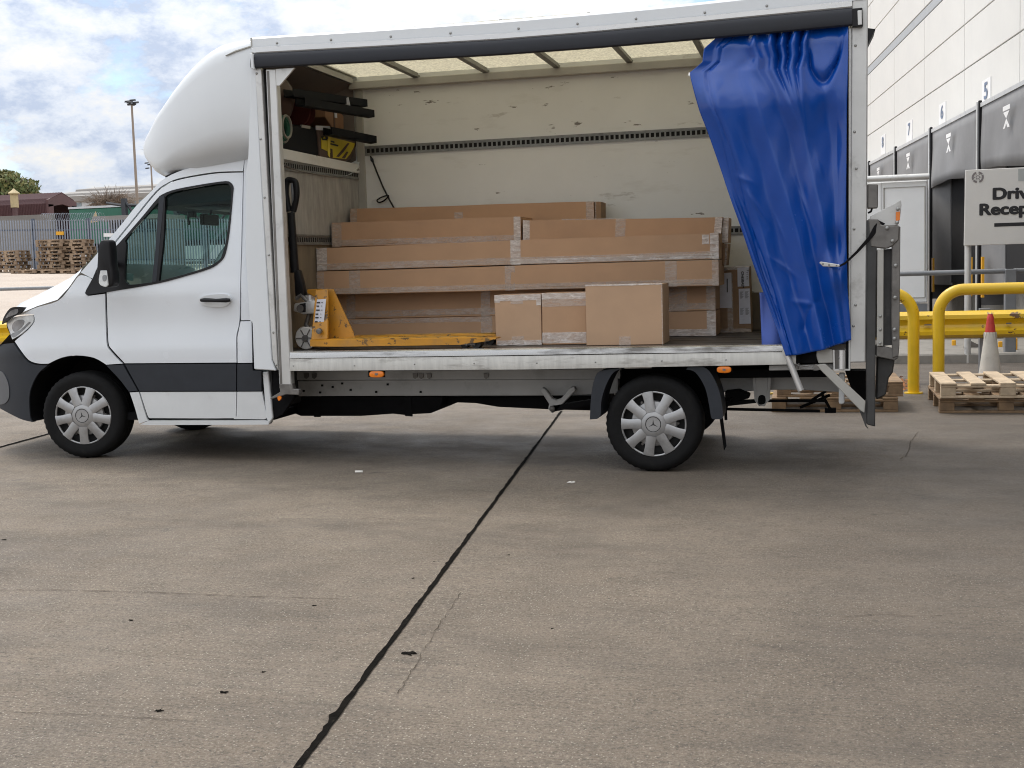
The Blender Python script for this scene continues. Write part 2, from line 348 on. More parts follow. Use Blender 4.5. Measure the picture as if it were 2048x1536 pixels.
# ------------------------------------------------------------------ ground
def softplus(s,k=1.6): return k*math.log1p(math.exp(min(40,s/k)))
def ground(x,y):
    z=-.0118*(max(-3.0,min(x,5.0))-4.325)
    s=(x+.3)*-.7+(y-.1)*.714
    return z+.046*(softplus(s-5)-softplus(s-52))
def ground_mat():
    M=bpy.data.materials.new('yard_concrete'); M.use_nodes=True; nt=M.node_tree; N=nt.nodes; L=nt.links; P=N['Principled BSDF']
    tc=N.new('ShaderNodeTexCoord')
    def mp(s,loc=(0,0,0)):
        a=N.new('ShaderNodeMapping'); a.inputs['Scale'].default_value=s; a.inputs['Location'].default_value=loc; L.new(tc.outputs['Object'],a.inputs[0]); return a.outputs[0]
    def noise(v,sc,d=6,r=.6):
        n=N.new('ShaderNodeTexNoise'); n.inputs['Scale'].default_value=sc; n.inputs['Detail'].default_value=d; n.inputs['Roughness'].default_value=r; L.new(v,n.inputs[0]); return n.outputs[0]
    def rng(v,a,b,c=0,d=1):
        n=N.new('ShaderNodeMapRange'); n.inputs[1].default_value=a; n.inputs[2].default_value=b; n.inputs[3].default_value=c; n.inputs[4].default_value=d; L.new(v,n.inputs[0]); return n.outputs[0]
    def mix(f,a,b,bl='MIX'):
        n=N.new('ShaderNodeMix'); n.data_type='RGBA'; n.blend_type=bl
        for s,v in ((n.inputs[0],f),(n.inputs[6],a),(n.inputs[7],b)):
            if isinstance(v,tuple): s.default_value=(*v,1)
            elif isinstance(v,float): s.default_value=v
            else: L.new(v,s)
        return n.outputs[2]
    def mul(a,b):
        n=N.new('ShaderNodeMath'); n.operation='MULTIPLY'
        for s,v in ((n.inputs[0],a),(n.inputs[1],b)):
            if isinstance(v,float): s.default_value=v
            else: L.new(v,s)
        return n.outputs[0]
    base=mix(rng(noise(mp((1,1,1)),.55,8),.35,.65),(.150,.117,.087),(.232,.187,.143))
    base=mix(mul(rng(noise(mp((1,1,1)),3.2,8),.42,.66),.5),base,(.108,.088,.068))
    # brushed finish: fine lines along the truck's length
    br=noise(mp((1.4,95,1)),1.0,4); base=mix(mul(rng(br,.48,.70),.6),base,(.085,.074,.062))
    # fine aggregate
    fa=noise(mp((1,1,1)),95,4,.75); base=mix(mul(rng(fa,.48,.66),.75),base,(.33,.285,.225))
    fd=noise(mp((1,1,1),(5,3,1)),70,5,.75); base=mix(mul(rng(fd,.50,.66),.8),base,(.045,.038,.031))
    # long dark tyre / oil smears
    sm=noise(mp((.55,1.3,1),(2,7,0)),1.3,10,.66); base=mix(mul(rng(sm,.52,.70),.5),base,(.062,.052,.043))
    st=noise(mp((1,1,1),(9,1,0)),2.1,10,.7); base=mix(mul(rng(st,.64,.70),.7),base,(.055,.05,.045))
    # pale stone chips, thicker under the truck where the top has worn
    vo=N.new('ShaderNodeTexVoronoi'); vo.inputs['Scale'].default_value=85; L.new(mp((1,1,1)),vo.inputs['Vector'])
    vn=N.new('ShaderNodeTexNoise'); vn.inputs['Scale'].default_value=.8; L.new(mp((1,1,1),(4,4,4)),vn.inputs[0])
    sp=N.new('ShaderNodeSeparateColor'); L.new(vo.outputs['Color'],sp.inputs[0])
    chip=mul(rng(vo.outputs['Distance'],.30,.22),mul(rng(sp.outputs[0],.74,.80),rng(vn.outputs[0],.3,.6,.35,1.0)))
    base=mix(chip,base,(.43,.39,.33))
    # shade on the warehouse side, painted into the slab colour with a noisy edge
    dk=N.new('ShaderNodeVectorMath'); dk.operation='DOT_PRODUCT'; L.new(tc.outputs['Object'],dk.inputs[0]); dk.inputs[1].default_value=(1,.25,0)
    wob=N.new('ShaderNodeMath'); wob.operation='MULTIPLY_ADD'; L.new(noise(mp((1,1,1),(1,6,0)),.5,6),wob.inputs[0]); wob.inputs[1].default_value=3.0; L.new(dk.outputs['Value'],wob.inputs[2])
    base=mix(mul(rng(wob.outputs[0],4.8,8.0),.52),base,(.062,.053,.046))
    # sunlight on the far yard, painted in as a paler, pinkish slab colour
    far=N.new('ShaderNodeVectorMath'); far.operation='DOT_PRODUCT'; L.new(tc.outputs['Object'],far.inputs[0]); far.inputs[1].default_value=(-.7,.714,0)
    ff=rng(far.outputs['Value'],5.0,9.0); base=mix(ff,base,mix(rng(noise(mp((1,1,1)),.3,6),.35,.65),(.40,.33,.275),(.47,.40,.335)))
    L.new(base,P.inputs['Base Color']); 
    L.new(rng(noise(mp((1,1,1)),2.5,6),.3,.7,.55,.8),P.inputs['Roughness'])
    b=N.new('ShaderNodeBump'); b.inputs['Strength'].default_value=.9; b.inputs['Distance'].default_value=.010
    ah=N.new('ShaderNodeMath'); ah.operation='ADD'; L.new(noise(mp((1,1,1)),90,5,.7),ah.inputs[0]); L.new(br,ah.inputs[1]); L.new(ah.outputs[0],b.inputs['Height']); L.new(b.outputs[0],P.inputs['Normal'])
    return M
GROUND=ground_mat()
def axis_steps(a,b,core0,core1,fine):
    xs=[]; x=core0
    while x<=core1: xs.append(x); x+=fine
    s=fine; x=core1
    while x<b: s*=1.25; x+=s; xs.append(x)
    s=fine; x=core0
    while x>a: s*=1.25; x-=s; xs.insert(0,x)
    return xs
g=MB(); GX=axis_steps(-700,400,-6,12,1.0); GY=axis_steps(-60,900,-8,12,1.0)
g.grid([[Vector((x,y,ground(x,y))) for y in GY] for x in GX])
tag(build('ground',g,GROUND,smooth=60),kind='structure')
def joint(name,p0,p1,w,seed):
    rnd=random.Random(seed); p0=Vector(p0);p1=Vector(p1); d=p1-p0; n=int(d.length/.035); d.normalize(); nn=Vector((d.y,-d.x))
    a=[];b=[];wa=wb=0
    for i in range(n+1):
        q=p0+d*((p1-p0).length*i/n)
        wa=wa*.5+rnd.uniform(-1,1)*.0035; wb=wb*.5+rnd.uniform(-1,1)*.0022
        bite=.025*max(0,rnd.random()-.85)*6*rnd.random()*(1.6 if -6<q.y<-2.5 else .5)
        l=q-nn*(w/2+wa+bite); r=q+nn*(w/2+wb)
        a.append(Vector((l.x,l.y,ground(l.x,l.y)+.004))); b.append(Vector((r.x,r.y,ground(r.x,r.y)+.004)))
    mb=MB(); mb.grid([a,b]); return tag(build(name,mb,TAR),kind='structure')
joint('slab_joint',(4.17,-7.5),(2.93,3.6),.023,1)
joint('slab_joint',(-.78,-6.5),(-1.63,2.8),.04,2)
joint('slab_joint',(-30,9.0),(1.2,9.6),.05,3)

def crack(pts,w,seed):
    rnd=random.Random(seed); a=[];b=[]
    P=[at(px,py,z=.02) for px,py in pts]
    for i in range(len(P)-1):
        n=max(2,int((P[i+1]-P[i]).length/.03))
        for k in range(n):
            q=P[i]+(P[i+1]-P[i])*(k/n); d=(P[i+1]-P[i]).normalized(); nn=Vector((d.y,-d.x,0)); j=rnd.uniform(-.006,.006); h=w*rnd.uniform(.1,.6)
            l=q+nn*(j-h/2); r=q+nn*(j+h/2); a.append(Vector((l.x,l.y,ground(l.x,l.y)+.0035))); b.append(Vector((r.x,r.y,ground(r.x,r.y)+.0035)))
    mb=MB(); mb.grid([a,b]); tag(build('surface_crack',mb,CRACKM),kind='structure')
CRACKM=mat('crack_dirt',(.085,.07,.056),1.0,spec=.05,var=.4,vs=30)
crack([(1836,858),(1822,876),(1818,893),(1812,905),(1800,912)],.012,1); crack([(1690,1222),(1760,1216),(1850,1221),(1905,1217)],.008,2); crack([(0,1186),(120,1184),(330,1187),(470,1192),(600,1194),(690,1195)],.010,3)
crack([(922,1180),(905,1205),(880,1240),(850,1290),(820,1340),(790,1385)],.006,5); crack([(0,1425),(200,1428),(420,1440)],.006,6); crack([(700,1040),(745,1036),(800,1040)],.010,7)
# ------------------------------------------------------------------ the van: cab
W=2.14                                            # body width; near side y=0
van=thing('box_van','white luton box van with its curtain side open, parked on the concrete yard','van',(4.3,1.07,0))
def S(x,z):
    """depth of the cab's side skin"""
    y=.085
    if z>1.25: y+=.125*((z-1.25)/1.1)**1.7
    if z<1.05: y+=.018*((1.05-z)/.6)**2
    y+=.012*math.cos((z-1.15)*9) if .9<z<1.4 else 0
    if x<-.72: y+=.22*min(1.3,(-.72-x)/.5)**1.7
    return y
def cabpt(px,py):
    y=.1
    for _ in range(12):
        p=at(px,py,y=y); y=.6*S(p.x,p.z)+.4*y
    return p
def skin(name,pts,m,parent=van,holes=[],off=0.0,thick=.018,step=.06,far=False,pixel=True,smooth=40):
    conv=lambda lp:[(lambda p:(p.x,p.z))(cabpt(*q[:2])) for q in lp] if pixel else lp
    o=conv(pts); hs=[conv(h) for h in holes]
    V,T=fill(o,hs,step); mb=MB()
    fy=(lambda y:W-y) if far else (lambda y:y)
    P=[Vector((v.x,fy(S(v.x,v.y)+off),v.y)) for v in V]
    tri=[]
    for t in T:
        n=(P[t[1]]-P[t[0]]).cross(P[t[2]]-P[t[0]])
        tri.append(t if (n.y<0)!=far else tuple(reversed(t)))
    mb.add(P,tri)
    for lp in [o]+hs:                                   # rim
        a=[Vector((x,fy(S(x,z)+off),z)) for x,z in lp]; b=[Vector((x,fy(S(x,z)+off+thick),z)) for x,z in lp]; n=len(lp)
        mb.add(a+b,[(i,(i+1)%n,(i+1)%n+n,i+n) for i in range(n)])
    return build(name,mb,m,parent,smooth=smooth,recalc=False)
DLO=curve_pts([(171,585.7,1),(175,589.9,1),(243.4,579.5),(317.2,566.6),(369.1,552.9),(418.4,537.9),(440.2,524.2),(451.2,507.8),(459.4,464),(466.4,387.5),(467.3,374.6),(462.1,365.6),(451.2,362.3),(410.2,367.8),(355.5,377.9),(328.1,387.5),(314.5,398.4),(287.1,431.3),(252.9,470.9),(216,512),(190,552)],3)
DLO_DOOR=[p for p in DLO if p[0]>212]
QG=curve_pts([(255.7,475),(311,412),(317,408),(318.2,414),(311.7,513.3),(305.5,560),(299.4,565.2),(262.5,569.3),(254.3,565.2),(250.2,554.3),(253,491.4)],4)
MG=curve_pts([(335,390.2),(369.1,379.3),(410.2,371.6),(451.2,367),(459.4,370.5),(463.2,379.3),(462.1,409.4),(453.9,475),(445.7,508),(437.5,521.5),(415.6,533.8),(369.1,548.8),(318.6,562,1),(320.3,546.1),(328.1,475),(330.9,409.4)],3)
front_gap=[(211.5,587,1),(212.5,623),(214,669),(215.5,688),(219.5,697.5),(241,721),(248.5,729,1)]
door_low=[(250,731,1),(278,781),(293.5,832.5),(298.5,838,1)]
def inset(pts,c,d):
    return pts
# --- door (upper white skin, dark rubbing strip, lower skin), with the window opening cut out
dlo_b=[p for p in DLO if p[0]>=214 and p[1]>520 and p[0]<345]      # not used for cutting, the frame covers it
door_up=[(213.5,588,1),(214.5,623),(216,669),(217.5,687),(221.5,696),(243,719.5),(249.5,726.5,1),(473,725,1),(472.4,674),(478.8,640),(480.6,560),(486.2,345,1),
   (437.5,346.6),(396.5,352.2),(355.5,360.4),(334.2,370),(312.6,386.2),(274.4,432.3),(239,476.3),(216,505,1)]
door=skin('door',curve_pts(door_up,4),WHITE,holes=[curve_pts([(222,578,1),(243.4,575.5),(317.2,562.6),(369.1,548.9),(416.4,533.9),(437.2,521.2),(448.2,505.8),(456.4,462),(463.4,387.5),(464,376.6),(459.1,368.6),(450.2,366.3),(410.2,371.8),(357,381.9),(331,391),(318,401),(290,435),(256,474),(224,512)],2)])
skin('door_strip',curve_pts([(251,729,1),(472.8,727.6,1),(472.6,781.3,1),(279.8,781.8,1)],4),CLAD,door,off=-.006,thick=.03)
skin('lower_door_skin',curve_pts([(280,784,1),(472.4,783.6,1),(471.2,832),(465,836.5),(300,836.3,1),(294.8,830)],4),LOWWHITE,door,off=0)
wf=skin('window_frame',DLO,BLACKPL,door,holes=[QG,MG],off=-.008,thick=.03,step=.05)
skin('quarter_pane',QG,GLASS,door,off=.012,thick=.003)
skin('window_pane',MG,GLASS,door,off=.016,thick=.003)
skin('window_divider',[(319.5,392),(330,392),(322,470),(314,562),(305,565),(312,500)],CLAD,door,off=-.011,thick=.02)
# handle: recess, cup and grip
hm=MB(); c=at(431,600,y=.08)
skin('handle_recess',curve_pts([(399,600),(410,592),(432,588.5),(455,589),(463.5,598),(455,611),(432,614.5),(408,610)],4),LOWWHITE,door,off=-.014,thick=.03,step=.03)
hp=[at(402.5,600.5,y=.05),at(410,600,y=.035),at(432,601,y=.022),at(452,600.5,y=.035),at(461,600.3,y=.05)]
hm.tube(hp,[.013,.017,.014,.018,.013],10); build('handle',hm,BLACKPL,door,smooth=50)
# --- wing, bonnet, pillar
arch_out=[(66,843),(61.5,832),(60,794),(66,770),(80,744),(96.7,728.5),(123,716),(152.3,711.5),(187.5,716),(213,731),(229,747),(243,763),(258,784),(270,818),(277.5,847)]
wing=[(67.5,629,1),(45,629,1),(58,621.5),(76,613.8),(115.5,602),(137.5,578.5),(152.5,557.5,1),(163,550),(184,558.5,1),(172,580,1),(170,587,1),(176,592,1),(209.5,587.5,1),(210.5,623),(212,669),(213.5,688),(217.5,698.5),(239,722),(245.5,727,1),(212.4,729.3,1),(187.5,715.3),(152.3,710.8),(123,715.3),(96.7,727.3,1),(83,727.5),(70.3,725.5),(57,719.5),(43,702.5),(29.5,682.5,1),(37,676),(56,660),(69,643)]
skin('front_wing',curve_pts(wing,3),WHITE,step=.05)
skin('wing_strip',[(213.5,731),(246.5,729.4),(276,781.3),(258.5,783),(243.5,763),(229,747)],CLAD,off=-.005,thick=.03)
skin('lower_wing',curve_pts([(259.5,785,1),(277.5,784,1),(292,833),(297,841,1),(278,847,1),(270.5,818)],3),LOWWHITE)
# A pillar + roof edge
pil_out=[(161.5,545),(191.4,510.5),(218.7,477.7),(246,445),(273.4,410.7),(300.8,384.8),(322.7,361.5),(355.5,343.8),(404.7,328.7),(437.5,321.9),(489,316.4)]
pil_in=[(485.7,342.2),(437.5,343.5),(396.5,349),(355.5,357.2),(333,366.8),(310.7,383.2),(272.4,429.8),(237,473.8),(214,503),(196,532),(185,557)]
skin('roof_pillar',[pil_out[0]]+curve_pts(pil_out,3,False)[1:]+curve_pts(pil_in,3,False),WHITE,off=.0,thick=.03,step=.05)
# rear quarter of the cab
skin('rear_quarter',[(474.8,674),(481.2,642.8),(503,642),(504.5,725.5),(475.2,725.7)],WHITE)
skin('quarter_strip',[(475,728),(505,727.5),(506,741),(523,742),(523,781.4),(474.8,781.6)],CLAD,off=-.005,thick=.03)
skin('lower_quarter',[(474.6,783.6),(523.5,783.4),(534,836),(529,838.6),(467,838),(473,833)],LOWWHITE)
skin('sill',[(298,841),(530,840.5),(541,843),(537,849),(300,850),(281,849)],LOWWHITE,off=-.004,thick=.06)
mb=MB(); a=[at(*p,y=.10) for p in ((524.5,745),(536,743),(545.5,836),(537,848),(532,835))]; mb.prism(a,(0,.04,0)); build('cab_corner_panel',mb,LOWWHITE,van,bev=.006)
skin('rear_pillar',[(487.6,345),(489.5,317),(503,309),(516,309),(522,640),(503,640.5),(482.3,640.5),(482.3,560)],WHITE)
# black liner behind the gaps (window left open)
liner=[(68,640),(112,612),(136,588),(150,566),(178,556),(215,506),(274,434),(312,388),(336,370),(396,353),(486,346),(480,640),(502,650),(520,745),(530,836),(300,838),(262,782),(243,758),(213,727),(187,711),(152,707),(123,711),(97,723),(70,720),(50,705),(35,682)]
skin('side_liner',liner,GAPB,holes=[curve_pts([(222,578,1),(317.2,562.6),(416.4,533.9),(437.2,521.2),(448.2,505.8),(463.4,387.5),(464,376.6),(459.1,368.6),(450.2,366.3),(357,381.9),(331,391),(318,401),(224,512)],2)],off=.03,thick=.01,step=.12)
# bumper
bump=curve_pts([(27.5,686,1),(41,706),(55.7,723.5),(70.3,729.5),(95,731,1),(78,746),(65,770),(59.5,794),(61,832),(66,844,1),(44,838.5),(18,826),(-8,812,1),(-26,800),(-32,760),(-30,715),(-14,690,1)],4)
skin('front_bumper',bump,CLAD,off=-.006,thick=.05,step=.05)
skin('bumper_scoop',curve_pts([(2,742),(12,752),(19,772),(19,796),(10,807),(-4,806),(-10,780),(-8,750)],4),mat('lamp_recess_grey',(.11,.115,.125),.5),off=-.012,thick=.02)
# arch lining and inner wheel well
mb=MB(); lip=[cabpt(*p) for p in curve_pts(arch_out,3,False)]
mb.grid([[Vector((p.x,p.y+d,p.z)) for p in lip] for d in (.004,.07,.5)]); build('arch_liner',mb,UNDER,van,smooth=40)
mb=MB(); mb.prism([Vector((p.x,.56,p.z)) for p in lip],(0,.03,0)); build('inner_wheel_well',mb,UNDER,van)
skin('arch_lip',curve_pts(arch_out,3,False)+[ (p[0]+(166-p[0])*-.05,p[1]+(830-p[1])*-.04) for p in reversed(curve_pts(arch_out,3,False)) if p[1]<729],WHITE,off=-.004,thick=.02) if False else None
# headlamp
hl=skin('headlight',curve_pts([(13.2,646),(20,637),(41,632),(66,630,1),(66,643),(54.7,657.2),(35.5,672.2),(24,678.7,1),(18.5,663.7)],4),LENS,off=.004,thick=.04,step=.03)
skin('lamp_reflector',curve_pts([(24,650),(33,641),(47,640),(46,650),(34,662),(26,662)],4),LENSD,hl,off=.001,thick=.005,step=.03)
skin('indicator_strip',curve_pts([(22,668),(40,660),(56,645),(60,646),(42,664),(27,675)],3),LENSD,hl,off=.002,thick=.005,step=.03)
skin('bonnet_deflector',curve_pts([(8,648,1),(12,634),(24,617),(37,613.5),(55,614.5,1),(45,626.5),(30,633),(14,645,1)],3),BLACKPL,off=-.03,thick=.02,step=.04)
skin('deflector_window',curve_pts([(16,636),(26,622),(40,618),(40,626),(24,633)],3),LENSD,off=-.034,thick=.006,step=.04)
# bonnet, windscreen, roof, front: lofted across the width
def across(near,bulge_x,bulge_z,n=14,pw=.5):
    rows=[]
    for i,p in enumerate(near):
        bx=bulge_x[i] if isinstance(bulge_x,list) else bulge_x; bz=bulge_z[i] if isinstance(bulge_z,list) else bulge_z
        r=[]
        for k in range(n+1):
            t=k/n; e=max(0,math.sin(math.pi*t))**pw
            r.append(Vector((p.x-bx*e,p.y+(W-2*p.y)*t,p.z+bz*e)))
        rows.append(r)
    return rows
gap=[cabpt(*p) for p in [(18,640),(43,625.5),(75,612),(114.8,599.4),(136.7,576.2),(152,554.5),(160,545)]]
sil=[(12,633),(40,607),(75,590),(110,572),(140,556),(160,541),(170,531)]
mb=MB(); rows=[]
for p,q in zip(gap,sil):
    s=at(*q,y=p.y+.16); r=[p+Vector((0,0,-.0))]
    half=[(p,0),(p*.55+s*.45+Vector((0,0,.012)),0),(s,0),(Vector((s.x-.05,.62,s.z+.004)),0),(Vector((s.x-.08,W/2,s.z+.012)),0)]
    pts=[h[0] for h in half]; pts=pts+[Vector((v.x,W-v.y,v.z)) for v in reversed(pts[:-1])]
    rows.append(pts)
mb.grid(rows); build('bonnet',mb,WHITE,van,smooth=50)
bot=[cabpt(*p) for p in ((165,540),(205,492),(246,445),(288,396),(322.7,361.5))]
mb=MB(); mb.grid(across(bot,[.24,.2,.16,.11,.06],.0)); build('windscreen',mb,WSG,van,smooth=60)
top=[cabpt(*p) for p in ((318,365),(340,351),(372,338),(404.7,328.7),(437.5,321.9),(489,316.4))]
mb=MB(); mb.grid(across(top,[.06,.03,0,0,0,0],.05)); build('cab_roof',mb,WHITE,van,smooth=60)
fr=[cabpt(*p) for p in ((12,640),(14,655),(20,668),(0,690),(-28,720),(-30,760),(-24,800),(0,815))]
mb=MB(); mb.grid(across(fr,.12,0)); build('front_grille',mb,BLACKPL,van,smooth=60)
# far side of the cab
farpoly=[(68,632),(115,603),(152,557),(185,556),(215,506),(274,434),(312,388),(336,370),(396,353),(484,346),(478,640),(520,745),(530,836),(300,838),(262,782),(213,729),(152,711),(97,728),(50,712),(30,682)]
skin('far_cab_side',farpoly,WHITE,holes=[curve_pts([(222,578,1),(317.2,562.6),(416.4,533.9),(448.2,505.8),(463.4,387.5),(450.2,366.3),(357,381.9),(318,401),(224,512)],2)],far=True,step=.12)
# mirror
mp_=curve_pts([(194,520),(195,497),(199,484),(206,479.5),(215,481),(219,492),(221.5,527),(225,548),(224.5,571),(213,575,1),(193,567,1),(192.5,545)],4)
mb=MB(); mb.prism([at(*p,y=-.13) for p in mp_],(.012,.09,0)); mir=build('mirror',mb,BLACKPL,van,bev=.018,seg=2,smooth=45)
mb=MB(); mb.prism([at(*p,y=-.138) for p in curve_pts([(200,541,1),(213,541,1),(216.5,570,1),(210,574),(197,566)],3)],(0,.03,0)); ind=build('mirror_indicator',mb,LENS,mir,bev=.004,smooth=40)
mb=MB(); mb.prism([at(*p,y=-.142) for p in curve_pts([(205,552),(212,550),(212,560),(206,562)],3)],(0,.01,0)); build('bulb',mb,LENSD,ind)
mb=MB(); mb.hexa([at(219,533,y=-.06),at(233,533,y=-.06),at(236,533,y=.12),at(222,533,y=.12),at(219,520,y=-.06),at(233,524,y=-.06),at(236,524,y=.12),at(222,520,y=.12)]); build('mirror_arm',mb,BLACKPL,mir,bev=.01)
mb=MB(); mb.prism([Vector((p.x,W+.04,p.z)) for p in [at(*q,y=-.16) for q in mp_]],(.02,.13,0)); build('far_mirror',mb,BLACKPL,van)
# cab interior
mb=MB(); pr=[(-.10,1.02),(-.12,1.30),(-.02,1.36),(.22,1.33),(.38,1.22),(.42,.95),(.36,.7),(.1,.6)]
mb.prism([(x,.22,z) for x,z in pr],(0,W-.44,0)); build('dashboard',mb,DASH,van,bev=.03,seg=2,smooth=40)
mb=MB(); mb.box(.20,.52,.85,1.15,1.2,1.42); build('dash_binnacle',mb,DASH,van,bev=.05,seg=2,smooth=40)
mb=MB(); cx,cy,cz=.50,1.56,1.38; ring=[Vector((cx+.10*math.sin(a),cy+.21*math.cos(a),cz+.18*math.sin(a))) for a in [2*math.pi*k/28 for k in range(28)]]
mb.tube(ring,.016,8,closed=True); mb.tube([(.36,cy,1.22),(cx,cy,cz)],.03,8); mb.tube([ring[0],(cx,cy,cz),ring[14]],.014,6); build('steering_wheel',mb,BLACKPL,van,smooth=60)
for ys in (.5,1.56):
    sm=MB(); sm.box(.62,1.06,ys-.26,ys+.26,.72,.92); st=build('seat',sm,SEAT,van,bev=.05,seg=2,smooth=40)
    bm_=MB(); bm_.hexa([(.90,ys-.25,.86),(1.06,ys-.25,.86),(1.06,ys+.25,.86),(.90,ys+.25,.86),(1.08,ys-.22,1.56),(1.22,ys-.22,1.56),(1.22,ys+.22,1.56),(1.08,ys+.22,1.56)]); build('seat_back',bm_,SEAT,st,bev=.05,seg=2,smooth=40)
    hb=MB(); hb.box(1.12,1.24,ys-.12,ys+.12,1.6,1.8); build('headrest',hb,SEAT,st,bev=.04,seg=2,smooth=40)
mb=MB(); mb.box(1.33,1.36,.12,W-.12,.45,2.3); build('cab_bulkhead',mb,LINER,van)
mb=MB(); mb.hexa([(.26,.30,2.05),(1.33,.24,2.10),(1.33,W-.24,2.10),(.26,W-.30,2.05),(.50,.30,2.20),(1.33,.25,2.28),(1.33,W-.25,2.28),(.50,W-.30,2.20)]); build('headliner',mb,LINER,van)
mb=MB(); mb.box(.46,.82,.5,1.66,2.05,2.19); build('overhead_shelf',mb,BLACKPL,van,bev=.04,seg=2,smooth=40)
mb=MB(); mb.hexa([at(352,425,y=1.0),at(378,432,y=1.0),at(378,432,y=1.1),at(352,425,y=1.1),at(362,404,y=1.0),at(392,408,y=1.0),at(392,408,y=1.1),at(362,404,y=1.1)]); mb.tube([at(375,425,y=1.05),at(378,450,y=1.02)],.012,6); mb.box(*[v for k in range(3) for v in ((at(384,428,y=1.0)[k]-.03),(at(384,428,y=1.0)[k]+.03))]); build('cab_camera',mb,BLACKPL,van,bev=.006)
mb=MB(); mb.tube([(.5,1.0,2.12),(.46,1.0,2.02)],.012,6); mb.box(.43,.47,.86,1.14,1.93,2.02); build('rear_view_mirror',mb,BLACKPL,van,bev=.01)
mb=MB(); mb.box(-.05,1.33,.2,W-.2,.36,.42); build('cab_floor',mb,UNDER,van)
mb=MB(); mb.box(-.1,.75,1.3,1.80,.21,.36); build('underbody_shade_box',mb,UNDER,van,bev=.03)  # added dark box: screens the far wheel and deepens the shade underneath
mb=MB(); q=[at(*p,y=.25) for p in ((252,546),(267,548),(266,562),(253,560))]; mb.prism(q,(0,.003,0)); build('window_permit',mb,LENS,van)

# ------------------------------------------------------------------ wheels
def wheel(cx,cz,cy,face,steer=0,spin=0,full=True):
    """cy = outer face of the tyre; face=-1 looks to -y"""
    root=bpy.data.objects.new('wheel',None); col.objects.link(root); root.parent=van
    root.location=Vector((cx,cy,cz))-van.location; root.rotation_euler=(0,0,R(steer) if face<0 else R(180+steer)); root.empty_display_size=.1
    Rr=.352; rh=.236
    prof=[(.225,.02),(.238,.0),(.262,-.006),(.29,-.010),(.312,-.009),(.330,.002),(.343,.014),(.350,.03),(Rr,.05),(Rr,.085),(Rr-.008,.088),(Rr-.008,.094),(Rr,.097),(Rr,.13),(Rr-.008,.133),(Rr-.008,.139),(Rr,.142),(Rr,.18),(.348,.205),(.325,.225),(.26,.235),(.22,.22)]
    t=MB(); t.lathe(prof,(0,0,0),'y',88,False,wob=lambda j,k:(-.006 if k%2 and 5<=j<=8 else 0)); build('tyre',t,RUBBER,root,smooth=35,local=True)
    if not full: 
        d=MB(); d.lathe([(.235,.03),(.1,.06),(.05,.05)],(0,0,0),'y',24); build('rim',d,HUBD,root,smooth=40,local=True); return root
    rim=MB(); rim.lathe([(.238,.012),(.232,.03),(.222,.055),(.20,.07),(.12,.072),(.05,.06)],(0,0,0),'y',48,False); build('rim',rim,HUBD,root,smooth=40,local=True)
    h=MB()
    h.lathe([(rh+.001,.016),(rh+.001,.004),(rh-.006,.0),(rh-.012,.004),(rh-.012,.018)],(0,0,0),'y',64,False)          # outer ring
    h.lathe([(.166,.040),(.160,.022),(.108,.010),(.09,.008)],(0,0,0),'y',48,False)                                     # recessed silver band
    h.lathe([(.112,.020),(.108,-.004),(.085,-.013),(.066,-.017),(.0601,-.018)],(0,0,0),'y',48,False)                       # hub dome
    h.lathe([(.0601,-.018),(.058,-.013),(.001,-.015)],(0,0,0),'y',36)
    for k in range(9):
        a=2*math.pi*(k+.5)/9+R(spin); n=7; vs=[]
        for j in range(n+1):
            r=.088+(rh-.004-.088)*j/n; hw=.025+.016*(j/n)**1.3+(.014*max(0,1-j*1.6/n)); y=-.012+.012*(j/n)**2
            for s,dy in ((-1,.012),(-1,0),(-.8,-.004),(.8,-.004),(1,0),(1,.012)):
                w=hw*s; vs.append(Vector((r*math.cos(a)-w*math.sin(a),y+dy,r*math.sin(a)+w*math.cos(a))))
        fs=[(j*6+i,j*6+i+1,j*6+i+7,j*6+i+6) for j in range(n) for i in range(5)]+[tuple(range(n*6,n*6+6))]
        h.add(vs,fs)
    hb=build('hubcap',h,HUB,root,smooth=35,local=True)
    e=MB(); ringp=[Vector((.054*math.cos(a),-.0165,.054*math.sin(a))) for a in [2*math.pi*k/40 for k in range(40)]]; e.tube(ringp,.0034,6,closed=True)
    for k in range(3):
        a=math.pi/2+R(spin*1.3)+2*math.pi*k/3; c,s=math.cos(a),math.sin(a)
        e.add([(.052*c,-.017,.052*s),(.009*math.cos(a+1.05),-.0165,.009*math.sin(a+1.05)),(0,-.021,0),(.009*math.cos(a-1.05),-.0165,.009*math.sin(a-1.05))],[(0,1,2),(0,2,3)])
    build('emblem',e,HUBLINE,hb,smooth=None,local=True)
    nt_=MB()
    for k in range(6):
        a=2*math.pi*k/6; nt_.lathe([(.011,.06),(.011,.035),(.007,.032)],(.172*math.cos(a),0,.172*math.sin(a)),'y',8)
    build('wheel_nuts',nt_,STEEL,root,local=True)
    return root
p=at(166,831,y=.10); wheel(p.x,p.z+.0,.10,-1,8,10)
p2=at(1307,848,y=.06); wheel(p2.x,p2.z,.06,-1,0,0)
wheel(p.x,p.z,W-.10,1,8,0,False); wheel(p2.x,p2.z,W-.06,1,0,0,False)
for w_,zz in ((p,p.z),(p2,p2.z)):
    a=MB(); a.tube([(w_.x,.3,zz),(w_.x,W-.3,zz)],.05,10); build('axle',a,UNDER,van,smooth=50)

